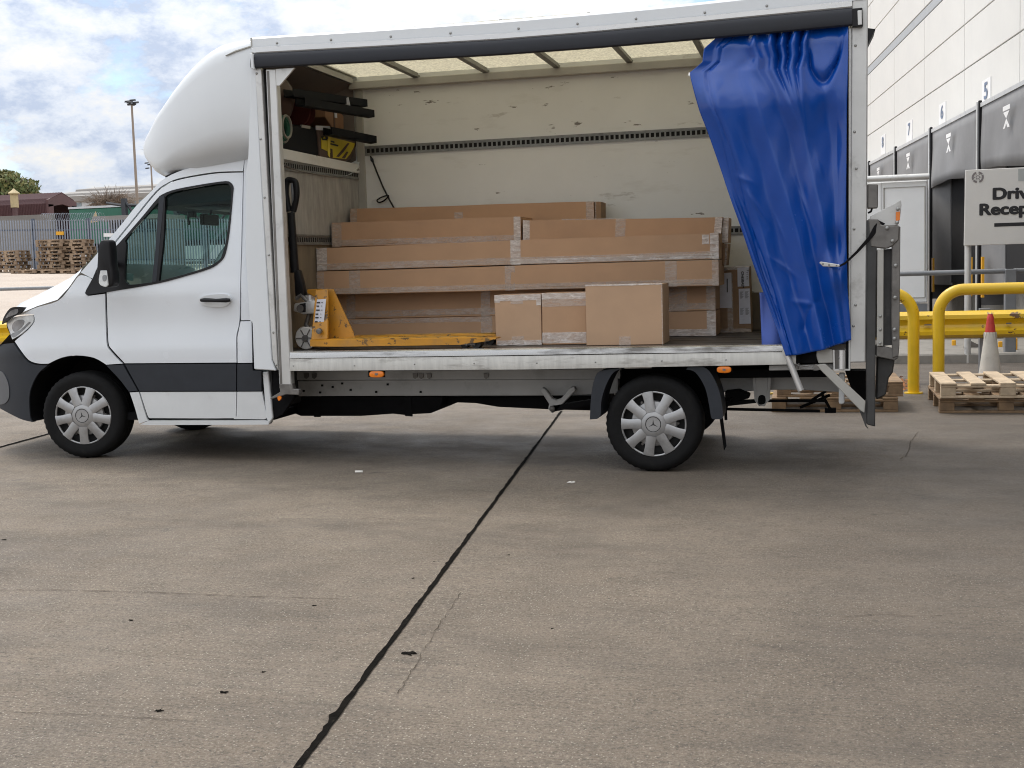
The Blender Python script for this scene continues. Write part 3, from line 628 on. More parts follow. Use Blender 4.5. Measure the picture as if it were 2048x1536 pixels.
# ------------------------------------------------------------------ the van: box body
def pp(name,pts,y,d,m,parent=van,bev=0,smooth=None,curve=0,seg=1):
    if curve: pts=curve_pts(pts,curve)
    mb=MB(); mb.prism([at(p[0],p[1],y=y) for p in pts],(0,d,0)); return build(name,mb,m,parent,bev=bev,smooth=smooth,seg=seg)
def lerp_poly(poly,x):
    for (x0,y0),(x1,y1) in zip(poly,poly[1:]):
        if x<=x1: return y0+(y1-y0)*(x-x0)/(x1-x0)
    return poly[-1][1]+(x-poly[-1][0])*(poly[-1][1]-poly[-2][1])/(poly[-1][0]-poly[-2][0])
# front corner panel, posts
pp('corner_panel',[(501.5,76),(506,76),(511,112),(512.5,150),(519.5,300),(543.5,720),(552,741.5),(508,738.5),(504.5,645),(499,641),(490,500),(491.5,345),(496,312),(500,200)],0,.05,GRP,bev=.006)
def post(name,l0,l1,r0,r1,y,d,m,bev=.004):
    return pp(name,[l0,r0,r1,l1],y,d,m,bev=bev)
post('front_post',(509.5,136),(545,719),(522,136),(556,741),-.012,.05,ALU)
post('post_channel',(522.5,138),(556.5,741),(531,138),(562,766),.03,.04,GAPB,0)
cp=post('curtain_pole',(531,138),(558.5,777),(551.5,138),(582.5,770),-.004,.07,ALU,.006)
post('pole_groove',(533.5,142),(560,770),(538,142),(564.5,770),-.006,.004,STEEL,0)
pp('pole_bracket',[(551.5,138),(589,135.5),(559,171),(552.5,171)],.0,.02,ALU)
pp('post_foot',[(558,768),(584,768),(586,778),(598,779),(598,790),(572,789),(541,799),(540,796),(560,784)],-.01,.06,STEEL,bev=.004)
lm=pp('side_lamp',curve_pts([(555,794),(559,792),(562,796),(559,801),(556,800)],3),-.02,.02,AMBER)
# roof cap, silver strip, valance (the rail dips a little in the middle of the span)
strip_t=[(512,94.5),(750,82.0),(1000,67.4),(1180,53.5),(1340,39.0),(1520,20.5),(1705,1.0)]
strip_b=[(512,108),(750,95.2),(1000,80.8),(1180,66.5),(1340,51.5),(1520,34),(1705,16.5)]
val_b=[(512,137.8),(750,126),(1000,112),(1180,99),(1340,86),(1520,70.5),(1705,53)]
cap_t=[(501.5,73),(750,56.5),(1000,38.5),(1240,18),(1340,8.5),(1520,-11),(1735,-34)]
xs=[506+k*(1704-506)/24 for k in range(25)]
def ribbon(name,topf,botf,y,d,m,prof=None,xs=xs,parent=van,smooth=30):
    """a long rail: cross-section prof [(fraction down, y offset)] swept along the traced edges"""
    mb=MB(); rows=[]
    for x in xs:
        t=at(x,topf(x),y=y); b=at(x,botf(x),y=y)
        rows.append([Vector((t.x+(b.x-t.x)*f,y+o,t.z+(b.z-t.z)*f)) for f,o in prof])
    mb.grid(rows); mb.f+=[tuple(range(len(prof))),tuple(range((len(xs)-1)*len(prof),len(xs)*len(prof)))]
    return build(name,mb,m,parent,smooth=smooth)
xc=[503+k*(1733-503)/24 for k in range(25)]
cap=ribbon('roof_cap',lambda x:lerp_poly(cap_t,x),lambda x:lerp_poly(strip_t,x)+1,0,.1,GRP,[(0,.10),(-.02,.05),(.06,.012),(.25,-.006),(1,-.008),(1,.06),(.3,.1),(0,.1)],xs=xc)
ribbon('roof_strip',lambda x:lerp_poly(strip_t,x),lambda x:lerp_poly(strip_b,x),0,.05,STRIPM,[(0,-.014),(.12,-.022),(.8,-.022),(1,-.016),(1,.03),(0,.03)])
ribbon('valance',lambda x:lerp_poly(strip_b,x),lambda x:lerp_poly(val_b,x),0,.08,VAL,[(0,-.012),(.04,-.026),(.12,-.036),(.28,-.042),(.45,-.045),(.62,-.046),(.80,-.046),(.92,-.043),(.98,-.036),(1,-.028),(1,-.02),(.8,.0),(0,.03)])
pp('valance_end',[(500,107),(505,107.3),(507.5,138),(502,137)],-.062,.07,GRP,bev=.003)
pp('valance_end',[(1704,17),(1725,15),(1726,52),(1705,53.5)],-.05,.07,BLACKPL,bev=.003)
pp('end_plate',[(1715,21),(1723.5,20),(1724,49),(1716,50)],-.056,.01,ALU,bev=.002)
# rear post
rp=pp('rear_post',[(1703,-2),(1736,-6),(1734.6,400),(1731.5,725),(1699.5,725.5),(1700.5,400)],-.002,.12,ALU,bev=.008)
pp('post_slot',[(1693,56),(1697,56),(1697,740),(1692,740)],.03,.05,GAPB)
pp('post_channel',[(1697,56),(1702.6,56),(1701,741),(1697,741)],.0,.05,ALU,bev=.003)
pp('roof_bracket',[(1735,56),(1751,58),(1735,90)],.02,.3,BLACKPL)
# rivets: one mesh, many copies
rm=MB(); rm.lathe([(.011,.0),(.0105,-.004),(.006,-.007),(.001,-.008)],(0,0,0),'y',12); rv0=build('rivet',rm,mat('rivet_metal',(.34,.34,.33),.4,metal=.5),van,smooth=60,local=True)
first=True
def rivet(px,py,y,s=1,m=None):
    global first
    q=at(px,py,y=y)
    if first: o=rv0; first=False
    else: o=rv0.copy(); col.objects.link(o)
    o.location=q-van.location; o.scale=(s,s,s)
for px,py in ((554,86),(662,79.5),(781.5,73),(901,66),(1037,57),(1155,47.5),(1272,37.5),(1409.5,25),(1533.5,11.5)): rivet(px,py,-.008,.85)
for px,py in ((1711,91),(1709,263.5),(1712.5,337),(1708,458),(1711,610),(1707,652)): rivet(px,py,-.003,.85)
for px,py in ((513,147),(521,278),(529,395),(537.5,510),(546.5,665),(552,730)): rivet(px,py,-.013,.8)
for px,py in ((587,716.5),(587,731.5),(708,715),(709,731),(829,712),(829,728),(948,710.5),(948,727),(1073.5,708.5),(1073.5,726),(1191,706.5),(1191,724),(1323.5,705.5),(1323.5,721.5),(1453,702.5),(1452,719.5),(1548,700)): rivet(px,py,-.006,.55)
# deck: floor, side rail
mb=MB(); mb.box(1.36,5.74,.035,2.11,.80,.902); fl=build('floor',mb,DECK,van)
for k in range(7):                                                   # plank joints of the deck
    q=MB(); q.box(1.46+.02,5.72,.10+k*.3-.003,.10+k*.3+.003,.9022,.9036); build('floor_seam',q,GAPB,fl)
xd=[580.6+k*(1592-580.6)/20 for k in range(21)]
dt=lambda x:705-(x-580.6)*.01440; db=lambda x:lerp_poly([(580,741.6),(1060,738.8),(1320,733.5),(1592,728.4)],x)
ribbon('side_rail',dt,db,0,.05,RAILALU,[(.33,-.004),(.36,-.006),(1,-.006),(1,.035),(.33,.035)],xs=xd)
ribbon('rail_lip',lambda x:dt(x)-1.5,lambda x:dt(x)+11.5,0,.05,RAILTOP,[(0,.10),(0,.004),(.18,-.008),(.95,-.012),(1,-.012),(1,.03),(.4,.10)],xs=xd)
# bulkhead, shelf, back wall, ceiling
zf=.902
bx=lambda y:1.40+0*y                                              # the bulkhead's plane
def bq(name,y0,y1,z0,z1,m,dx=0,t=.02,parent=van):
    mb=MB(); mb.hexa([(bx(y0)+dx-t,y0,z0),(bx(y0)+dx,y0,z0),(bx(y1)+dx,y1,z0),(bx(y1)+dx-t,y1,z0),(bx(y0)+dx-t,y0,z1),(bx(y0)+dx,y0,z1),(bx(y1)+dx,y1,z1),(bx(y1)+dx-t,y1,z1)])
    return build(name,mb,m,parent)
bq('bulkhead',.05,2.1,1.80,2.44,BULK)
bq('kickboard',.05,2.1,zf,1.80,BULKLOW,dx=-.002)
bq('shelf_lip',.05,2.1,2.395,2.475,WALL,dx=.02,t=.05)
mb=MB(); mb.box(.80,1.40,.30,1.84,2.44,2.455); build('shelf',mb,PODIN,van)
def track(name,a,b,h,nrm,n,m=GALV):
    """lashing track: channel with a row of punched slots between two lips"""
    a,b=Vector(a),Vector(b); d=b-a; nrm=Vector(nrm)
    mb=MB()
    for z0,z1,o in ((-h/2,-h*.34,.012),(-h*.34,-h*.22,.004),(h*.22,h*.34,.004),(h*.34,h/2,.012)):
        p=[a+Vector((0,0,z0)),b+Vector((0,0,z0)),b+Vector((0,0,z1)),a+Vector((0,0,z1))]; mb.prism(p,nrm*o)
    for k in range(n):
        c0=a+d*((k+.08)/n); c1=a+d*((k+.42)/n)
        p=[c0+Vector((0,0,-h*.22)),c1+Vector((0,0,-h*.22)),c1+Vector((0,0,h*.22)),c0+Vector((0,0,h*.22))]; mb.prism(p,nrm*.004)
    o=build(name,mb,m,van)
    q=MB(); q.prism([a+Vector((0,0,-h/2)),b+Vector((0,0,-h/2)),b+Vector((0,0,h/2)),a+Vector((0,0,h/2))],nrm*.0015); build('track_back',q,GAPB,o)
    return o
track('lashing_track',(bx(.06)+.001,.06,2.345),(bx(2.08)+.001,2.08,2.38),.085,(1,0,0),46)
track('lashing_track',(bx(.06)+.001,.06,1.765),(bx(2.08)+.001,2.08,1.785),.085,(1,0,0),44)
YW=2.11
mb=MB(); mb.box(1.3,5.76,YW,YW+.03,zf-.1,3.27); bw=build('side_wall',mb,WALL,van)
mb=MB(); mb.box(1.42,5.76,YW-.012,YW-.0005,zf,1.22); build('wall_kickboard',mb,BULKLOW,van)
for x in ():
    q=MB(); q.box(x,x+.004,YW-.002,YW+.001,1.23,3.14); build('panel_seam',q,TRIM,bw)
track('lashing_track',(1.47,YW-.001,2.595),(5.7,YW-.001,2.60),.085,(0,-1,0),96)
track('lashing_track',(1.47,YW-.001,1.755),(5.7,YW-.001,1.755),.075,(0,-1,0),96)
mb=MB(); mb.box(1.40,1.47,YW-.03,YW-.001,zf,3.15); build('corner_trim',mb,TRIM,van,bev=.004)
mb=MB(); mb.box(1.36,5.76,YW-.07,YW-.001,3.145,3.215); build('cornice_rail',mb,TRIM,van,bev=.006)
mb=MB(); mb.hexa([(1.32,.05,3.20),(1.40,.05,3.20),(1.40,2.05,3.20),(1.32,2.05,3.20),(1.32,.05,3.25),(1.40,.05,3.25),(1.40,2.05,3.25),(1.32,2.05,3.25)]); build('front_header',mb,TRIM,van)
bxs=[1.36,2.0,2.645,3.285,3.925,4.565,5.2,5.74]
for a,b in zip(bxs,bxs[1:]):
    q=MB(); q.box(a+.004,b-.004,.10,2.12,3.262,3.266); build('roof_panel',q,ROOFT,van)
for x in bxs[1:-1]:
    q=MB(); q.box(x-.026,x+.026,.06,2.09,3.215,3.238); q.box(x-.01,x+.01,.06,2.09,3.238,3.26); build('roof_beam',q,BEAM,van)
# rear frame and doors' portal
for y0 in (2.0,):
    q=MB(); q.box(5.66,5.80,y0,y0+.14,.72,3.22); build('rear_post',q,ALU,van,bev=.008)
mb=MB(); mb.box(5.68,5.80,.12,2.0,3.12,3.25); build('rear_header',mb,ALU,van,bev=.006)
mb=MB(); mb.box(5.70,5.73,.12,2.0,.9,3.12); build('rear_shutter',mb,TRIM,van)
# luton pod: lofted shell over the cab
tops=[at(*p) if False else at(p[0],p[1],y=p[2]) for p in ((503,75,.06),(470,88,.08),(430,105,.10),(400,128,.13),(380,147,.16),(352,180,.22),(330,213,.30),(312,243,.4),(297,272,.55),(289,290,.7))]
bots=[at(p[0],p[1],y=p[2]) for p in ((496,312,.10),(440,326,.14),(390,340,.22),(350,352,.32),(324,355,.42),(306,336,.52),(294,318,.62),(288,305,.7))]
tz=sorted((p.x,p.z) for p in tops); bz=sorted((p.x,p.z) for p in bots)
def ip(tab,x):
    if x<=tab[0][0]: return tab[0][1]
    for (a,b),(c,d) in zip(tab,tab[1:]):
        if x<=c: return b+(d-b)*(x-a)/(c-a)
    return tab[-1][1]
sm_=lambda a,b,x:(lambda t:t*t*(3-2*t))(max(0,min(1,(x-a)/(b-a))))
x0=min(tz[0][0],bz[0][0])-.05
rows=[]; X1=1.425
for i in range(27):
    s=(i/26)**1.7; x=x0+(X1-x0)*s
    hw=1.068*(1-(1-min(1,s*1.12))**2.5)**.5; zt=ip(tz,x)+.01+.085*sm_(.25,.75,s)-.085*sm_(.68,1,s); zb=ip(bz,x)-.01-.07*sm_(.25,.6,s); 
    if i==0: zt=zb=(ip(tz,x)+ip(bz,x))/2; hw=.35
    zc=(zt+zb)/2; hh=(zt-zb)/2; n=40; e=(.34 if s>.3 else .34+.45*(1-s/.3))-(.20*((s-.7)/.3) if s>.7 else 0); r=[]
    for k in range(n+1):
        a=2*math.pi*k/n; c,sn=math.cos(a),math.sin(a)
        eb=e if sn>0 else max(e,.62*sm_(.1,.5,s)); ez=e if sn>0 else max(e,.50*sm_(.1,.5,s)); r.append(Vector((x,1.07+hw*math.copysign(abs(c)**eb,c),zc+hh*math.copysign(abs(sn)**ez,sn))))
    rows.append(r)
mb=MB(); mb.grid(rows); pod=build('luton_pod',mb,GRP,van,smooth=70)
A_=(1.385,.06,3.19);B_=(1.385,2.09,3.19);C_=(.66,1.84,2.84);D_=(.66,.30,2.84);E_=(.66,.30,2.47);F_=(.66,1.84,2.47);G_=(1.385,2.09,2.47);H_=(1.385,.06,2.47)
mb=MB(); mb.add([A_,B_,C_,D_,E_,F_,G_,H_],[(0,1,2,3),(3,2,5,4),(1,6,5,2),(0,3,4,7)]); build('pod_lining',mb,PODIN,pod,recalc=False)
pp('pod_seal',[(330,352),(350,343),(372,340),(350,349),(334,362)],.22,.5,BLACKPL)
pp('pod_seal',[(398,334),(440,322.5),(488,313.5),(488,316),(440,325.5),(400,337)],.22,.4,GAPB)
pp('pod_joint',[(500.5,76),(503,75.5),(504,92),(501.5,93)],-.012,.02,TRIM)
pp('pod_seam',[(450,111),(470,101),(502,91),(502,93),(471,103)],-.001,.02,TRIM)
# ------------------------------------------------------------------ chassis and running gear
pp('chassis_rail',[(588,762),(700,760.5),(1120,759),(1236,757),(1236,787),(1120,791),(700,792),(591,792.5)],.62,.08,CHAS,bev=.004)
pp('sub_rail',[(588,743),(1240,738),(1240,757),(1120,758.5),(588,760)],.60,.08,CHAS)
for px in (612,628,830,842,858,972): 
    pp('rail_bracket',[(px-5,747),(px+5,747),(px+4,755),(px,758),(px-4,755)],.585,.02,STEEL)
for px,py in ((644,771),(665,774),(640,785),(684,767),(701,780),(752,784),(775,769),(841,784),(607,782)): 
    pp('bolt_hole',[(px-2,py-2),(px+2,py-2),(px+2,py+2),(px-2,py+2)],.612,.02,GAPB)
pp('fuel_tank',[(562,793),(884,792),(886,803),(879,819),(860,827),(821,829),(812,831),(785,828),(721,832.5),(600,832.5),(588,827.5),(565,826)],.66,.6,UNDER,bev=.02,seg=2,smooth=40)
pp('tank_strap',[(626,793),(638,793),(640,834),(628,834)],.655,.02,UNDER); pp('tank_strap',[(808,793),(822,793),(824,833),(810,832)],.655,.02,UNDER)
pp('exhaust_pipe',[(880,793),(1210,792),(1210,822),(1100,819),(996,814),(951,806.5),(912,805),(900,811),(886,806)],.8,.5,UNDER,bev=.01)
pp('splash_guard',[(545,742),(575,742),(588,795),(565,828),(546,838)],.12,.05,UNDER)
pp('spring_shackle',[(1080,781),(1084,775),(1091,778),(1104,797),(1112,800),(1122,797),(1140,775),(1149,773),(1151,781),(1125,808),(1115,820),(1104,827),(1096,818),(1098,808)],.50,.06,CHAS,bev=.006)
mb=MB(); mb.lathe([(.022,0),(.022,-.02),(.012,-.028)],at(1105,817,y=.5),'y',12); build('shackle_bolt',mb,STEEL,van,smooth=40)
pp('leaf_spring',[(1100,812),(1180,800),(1310,835),(1440,805),(1512,800),(1512,806),(1440,814),(1310,846),(1180,810),(1104,824)],.5,.08,UNDER)
# mudguards
def guard(name,out,inn):
    o=[at(*p,y=.02) for p in curve_pts(out,4,False)]; i_=[at(*p,y=.02) for p in curve_pts(inn,4,False)]
    mb=MB(); mb.prism(o+i_[::-1],(0,.03,0)); mb.grid([[p+Vector((0,d,0)) for p in o] for d in (.03,.34)]); mb.grid([[p+Vector((0,d,0)) for p in i_] for d in (.03,.34)])
    return build(name,mb,CLAD,van,smooth=40)
guard('mudguard',[(1236,737),(1206,741),(1192,750),(1183,785),(1179.6,839)],[(1246,738),(1228,744),(1213,768),(1203,800),(1201,830),(1194,838)])
guard('mudguard',[(1375,735),(1409,735),(1428,757),(1441,793),(1445.7,834),(1436,838.5)],[(1372,739),(1391,745),(1410,775),(1418.5,812),(1423,836),(1432,838.5)])
mb=MB(); mb.hexa([at(1443,834,y=.3),at(1449,834,y=.3),at(1449,834,y=.31),at(1443,834,y=.31),at(1439,835,y=.3),at(1446,835,y=.3),at(1446,835,y=.31),at(1439,835,y=.31)]); mb.prism([at(1439,836,y=.3),at(1446,836,y=.3),at(1453,892,y=.3),at(1448,902,y=.3)],(0,.008,0)); build('mud_flap',mb,UNDER,van)
pp('rear_arch_liner',[(1230,738),(1440,735),(1440,800),(1400,830),(1230,800)],.72,.05,UNDER)
# marker lamps
for cx,cy in ((752.5,748.5),(1448,739.5)):
    pts=[(cx+14.5*math.copysign(abs(math.cos(a))**.6,math.cos(a)),cy+6.8*math.copysign(abs(math.sin(a))**.7,math.sin(a))) for a in [2*math.pi*k/24 for k in range(24)]]
    lp=pp('marker_light',pts,.0,.03,AMBER,bev=.006,seg=2,smooth=60); pp('lamp_centre',[(cx-3,cy-2),(cx+3,cy-2),(cx+3,cy+2),(cx-3,cy+2)],-.003,.006,STEEL,lp)
    pp('marker_bracket',[(cx-16,cy-9),(cx+17,cy-9),(cx+17,cy+6),(cx-16,cy+6)],.034,.01,UNDER)
# rear end under the deck
pp('rear_chassis_rail',[(1440,755),(1540,753),(1678,750),(1678,784),(1640,782),(1600,779),(1541,780),(1440,785)],.62,.08,CHAS,bev=.004)
pp('rear_cross_rail',[(1538,731),(1700,727),(1700,739),(1538,741)],.06,.05,CHAS,bev=.003)
pp('rear_dark_beam',[(1408,741),(1660,736),(1660,754),(1408,757)],.35,.5,UNDER)
pp('spring_hanger',[(1511,754),(1536,754),(1536,800),(1530,812),(1517,812),(1511,800)],.5,.06,CHAS,bev=.005)
pp('hanger_cheek',[(1505,757),(1511,754),(1513,806),(1509,800)],.49,.08,CHAS); pp('hanger_cheek',[(1536,754),(1542,756),(1539,800),(1534,806)],.49,.08,CHAS)
pp('hanger_eye',curve_pts([(1516,800),(1518,792),(1524,790),(1530,793),(1531,805),(1524,809),(1517,808)],3),.496,.02,UNDER)
mb=MB()
for a,b,y in (((1440,802),(1650,801),.6),((1448,818),(1640,822),.55),((1624,800),(1652,782),.7),((1645,790),(1664,825),.7),((1450,800),(1452,840),.4),((1463,795),(1448,822),.4),((1600,815),(1660,790),.8)):
    mb.tube([at(*a,y=y),at(*b,y=y)],.012,6)
mb.box(*[f for pr in zip(at(1658,826,y=.7)-Vector((.03,0,0)),at(1672,815,y=.75)) for f in pr]); build('brake_linkage',mb,UNDER,van,smooth=40)
pp('brake_box',[(1450,783),(1478,780),(1500,790),(1498,797),(1470,803),(1450,800)],.5,.15,UNDER,bev=.006)
pp('lift_leg',[(1678,746),(1690,746),(1689,806),(1686,808.5),(1680,808.5),(1677.5,806)],.12,.05,LOWWHITE,bev=.006)
st=pp('lift_strut',[(1634,730),(1651,728),(1731,803),(1729,826),(1722,822),(1642,741)],-.03,.04,TRIM,bev=.004)
pp('strut_hook',curve_pts([(1624,735),(1632,728),(1641,732),(1640,739),(1630,741),(1625,739)],3),-.02,.02,STEEL)
pp('corner_casting',[(1634,693),(1666,700),(1667,726),(1637,727),(1633,712)],-.002,.05,TRIM,bev=.006)
pp('pole_well',[(1668,700),(1702,696),(1701,741),(1668,740)],.03,.04,STEEL,bev=.003)
mb=MB(); mb.tube([at(1684,700,y=.0),at(1684,738,y=.0)],.022,12); build('rear_curtain_pole',mb,CHROME,van,smooth=50)
pp('well_edge',[(1666,700),(1669,700),(1670,738),(1700,738),(1700,741),(1667,741)],-.004,.02,ALU)
pp('rail_end_block',[(1586,706),(1600,704),(1600,729),(1590,730)],.0,.04,UNDER); pp('strap_block',[(1592,704),(1632,690),(1633,726),(1592,727)],.03,.04,UNDER)
mb=MB(); mb.tube([at(1592,728,y=-.01),at(1600,733,y=-.02),at(1618,731,y=-.02)],.006,6); mb.tube([at(1600,738,y=-.01),at(1628,737,y=-.02)],.005,6); mb.tube([at(1598,727,y=-.01),at(1596,738,y=-.01)],.006,6); build('curtain_ratchet',mb,STEEL,van,smooth=50)
# tail lift
pp('lift_column',[(1733.2,440),(1754.5,440),(1751.5,660),(1750.5,853.5),(1733.5,849),(1732.6,730)],-.005,.12,DSTEEL,bev=.006)
pp('lift_toe',[(1720,824),(1733,800),(1733,852),(1737,858.5),(1731,853)],-.002,.08,DSTEEL)
lb=pp('lift_bracket',[(1736,437),(1757,438),(1762,450),(1800,451),(1798,480),(1786,492),(1774,498),(1741,494)],-.01,.1,STEEL,bev=.008)
pl=MB(); q=[at(*p,y=.02) for p in ((1740,433),(1802,400),(1803,411),(1800,437),(1796,451),(1742,451))]; pl.prism(q,(0,.02,0)); build('lift_platform_edge',pl,ALU,van,bev=.003)
pp('lift_side_frame',[(1784,480),(1801,452),(1799,692),(1797,712),(1785,716),(1783,640)],-.002,.06,STEEL,bev=.005)
pp('lift_strip',[(1755,499),(1767.5,499),(1766.5,692),(1753.5,692)],-.004,.05,TRIM,bev=.003)
pp('lift_platform',[(1766,499),(1785,497),(1784,690),(1766,692)],.06,1.9,DSTEEL)
pp('lift_lower_frame',[(1752,690),(1797,700),(1797,716),(1789,721),(1752,713)],.01,.1,STEEL,bev=.006)
pp('lift_ram',[(1754,713),(1790,718),(1786,745),(1778,756),(1772,790),(1752,800)],.1,.12,DSTEEL,bev=.01)
pp('lift_inner_frame',[(1690,742),(1733,742),(1733,800),(1712,800),(1700,770)],.4,.2,UNDER)
pp('reflector',[(1792,424),(1800,423),(1800,440),(1791.5,442)],-.0,.01,AMBER)
pp('tail_lamp_box',[(1735,368),(1756,368),(1756,416),(1735,417)],.02,.1,STEEL,bev=.006)
mb=MB(); mb.tube([at(1744,417,y=.06),at(1742,423,y=.06),at(1736,426,y=.06)],.008,6); build('lamp_cable',mb,BLACKPL,van,smooth=50)
for px,py in ((1795.5,418),(1794,445),(1791,531),(1790,595),(1789,659),(1789,677),(1774,456),(1785,482)): rivet(px,py,-.015,1.2)
for px,py in ((1760.5,632),(1760.5,659),(1760,686)): rivet(px,py,-.006,.9)
# slab added under the deck so that light does not pour through
mb=MB(); mb.box(1.45,5.7,.7,1.5,.70,.80); build('underbody_light_block',mb,UNDER,van)

# ------------------------------------------------------------------ curtain
Lp=[(1436,70),(1420,86),(1408,98),(1406,112),(1405,124),(1393,135),(1380.5,146),(1382,158),(1391,190),(1401,224),(1418,268),(1440,333),(1462,400),(1480,450),(1507,530),(1530,593),(1556,664),(1572,711)]
Rp=[(1697,44),(1696.5,110),(1694,200),(1693,312),(1692,400),(1692,461),(1694,575),(1699,630),(1702,679)]
def along(poly,t):
    d=[0]
    for a,b in zip(poly,poly[1:]): d.append(d[-1]+math.hypot(b[0]-a[0],b[1]-a[1]))
    q=t*d[-1]
    for i in range(len(poly)-1):
        if q<=d[i+1]: f=(q-d[i])/(d[i+1]-d[i]); return (poly[i][0]+f*(poly[i+1][0]-poly[i][0]),poly[i][1]+f*(poly[i+1][1]-poly[i][1]))
    return poly[-1]
def sm(a,b,x): t=max(0,min(1,(x-a)/(b-a))); return t*t*(3-2*t)
def ridge(t,w,sharp=1.0): return math.exp(-abs(t/w)**(1.2+sharp))
def cloth(u,v): return cloth_(u,v)*.85
def cloth_(u,v):
    # long folds fan from the gathered top towards the strap and the hem; y<0 is towards the viewer
    d=0
    top=1-sm(.05,.36,v)
    # gathers under the rail
    for c,sl,w,a in ((.28,1.05,.030,.050),(.41,.78,.024,.060),(.505,.55,.018,.045),(.60,.24,.026,.060),(.695,.02,.020,.050)):
        d-=a*ridge(u-(c+sl*v),w*(1+2.2*v),.4)*top
    for c,sl,w,a in ((.46,.66,.014,.05),(.555,.38,.014,.055),(.655,.12,.014,.05)):
        d+=a*ridge(u-(c+sl*v),w*(1+1.5*v),.4)*top
    # long folds: flat facets meeting in rounded creases
    body=sm(.06,.26,v)
    sl=-.10
    for c,k,K,ep in ((.07,.00,-.50,.012),(.16,.03,.75,.016),(.33,.10,-.75,.030),(.47,.24,.95,.018),(.60,.29,-1.10,.020),(.74,.26,1.10,.016),(.88,.12,-.90,.024)):
        t=u-(c+k*(v-.5)+.014*math.sin(v*7+c*20)); d+=.5*K*(math.sqrt(t*t+ep*ep)-ep)*body*1.25
    d+=-.156*u*body
    # pocket that sags beside the rear post
    pu,pv=(u-.84)/.10,(v-.16)/.10
    d-=.05*math.exp(-pu*pu-pv*pv*1.2)-.055*ridge(v-.185+.5*(u-.84)**2*16,.020,.4)*sm(.70,.76,u)*(1-sm(.93,.98,u))
    # gather at the buckle
    bu,bv=(u-.88)/.10,(v-.70)/.05
    d+=.05*math.exp(-bu*bu-bv*bv); d-=.035*math.exp(-((u-.86)/.12)**2-((v-.80)/.05)**2)
    # creases and dents along the hem
    d-=.012*ridge(u-.085-.01*math.sin(v*23),.010,.2); d+=.010*ridge(u-.115-.012*math.sin(v*17+1),.008,.2)
    d+=.012*ridge(v-.905+.12*(u-.4)+.02*math.sin(u*14),.012,.3)*sm(.25,.35,u)*(1-sm(.6,.7,u))
    for (cu,cv,ang,ln,a) in ((.20,.55,1.1,.10,.012),(.16,.47,.4,.05,.012),(.30,.74,.5,.12,.010),(.24,.36,1.4,.09,.010),(.45,.86,.15,.14,.012),(.62,.55,1.25,.15,.012),(.78,.45,1.3,.10,.010),(.36,.62,1.3,.1,.008)):
        x,y=u-cu,(v-cv)*2.0; p=x*math.cos(ang)+y*math.sin(ang); q=-x*math.sin(ang)+y*math.cos(ang)
        d-=a*math.exp(-(p/ln)**2)*ridge(q,.016,.2)
    d+=.004*math.sin(u*31+v*9)*math.sin(v*27+u*5)
    return d
cur=thing('side_curtain','blue vinyl curtain bunched open beside the rear post, strapped back with dark webbing','curtain',(5.1,0,.9))
NU,NV=150,190; rows=[]
CL=[[cloth(i/NU,j/NV) for i in range(NU+1)] for j in range(NV+1)]
MID=[sum(r_)/len(r_) for r_ in CL]
MID=[(lambda w:sum(MID[j-w:j+w+1])/(2*w+1))(min(40,j,NV-j)) for j in range(NV+1)]
for j in range(NV+1):
    v=j/NV; l=along(Lp,v); r=along(Rp,v); row=[]
    cl=CL[j]; mid=MID[j]-.045*(1-sm(0,.16,v))
    for i in range(NU+1):
        u=i/NU; px=l[0]+(r[0]-l[0])*u; py=l[1]+(r[1]-l[1])*u+ (6*math.sin(math.pi*u)*(v>.9)*(v-.9)*10)
        b=at(px,py,y=-.02); row.append(Vector((b.x,-.045+(cl[i]-mid)*(.25+.75*min(1,u*14+.1))*min(1,(1-u)*12+.15)+.03*(1-sm(0,.06,v)),b.z)))
    rows.append(row)
mb=MB(); mb.grid(rows); sheet=build('vinyl_sheet',mb,VINYL,cur,smooth=75,solid=.004,recalc=True)
mb=MB(); e=[at(*along(Lp,t),y=-.02)+Vector((.018,-.018,0)) for t in [k/20*.62+.38 for k in range(21)]]; mb.tube(e,.012,8); build('hem',mb,VINYL,cur,smooth=60)
# back layer showing at the foot
mb=MB(); rr=[]
for j in range(13):
    v=j/12; rr.append([at(1519+5*v+(58*u),585+(112*v)-2*u,y=.15)+Vector((0,.015*math.sin(u*7+v*2),0)) for u in [k/10 for k in range(11)]])
mb.grid(rr); build('inner_flap',mb,VINYLB,cur,smooth=60,solid=.003)
mb=MB(); rr=[[at(1640+55*u,660+52*v+4*math.sin(u*5),y=.06)+Vector((0,.02*math.sin(u*9),0)) for u in [k/10 for k in range(11)]] for v in [k/8 for k in range(9)]]; mb.grid(rr); build('folded_tail',mb,VINYL,cur,smooth=60,solid=.003)
mb=MB(); mb.tube([at(1570,700,y=-.03),at(1601,779,y=-.03)],.022,16); mb.tube([at(1601.2,779.2,y=-.03),at(1602,781,y=-.03)],.0225,16); build('front_pole',mb,CHROME,cur,smooth=50)
mb=MB(); mb.tube([at(1381,146,y=-.03),at(1379.5,152,y=-.03)],.014,10); build('pole_top',mb,CHROME,cur,smooth=50)
bk=pp('buckle',[(1638.5,526),(1641,523),(1679,529),(1680,532.5),(1676,534),(1646,533)],-.125,.015,ALU,cur,bev=.003)
for bxp,byp in ((1646,528),(1658,530),(1673,531)): pp('buckle_pin',[(bxp-1.5,byp-1.5),(bxp+1.5,byp-1.5),(bxp+1.5,byp+1.5),(bxp-1.5,byp+1.5)],-.128,.004,STEEL,bk)
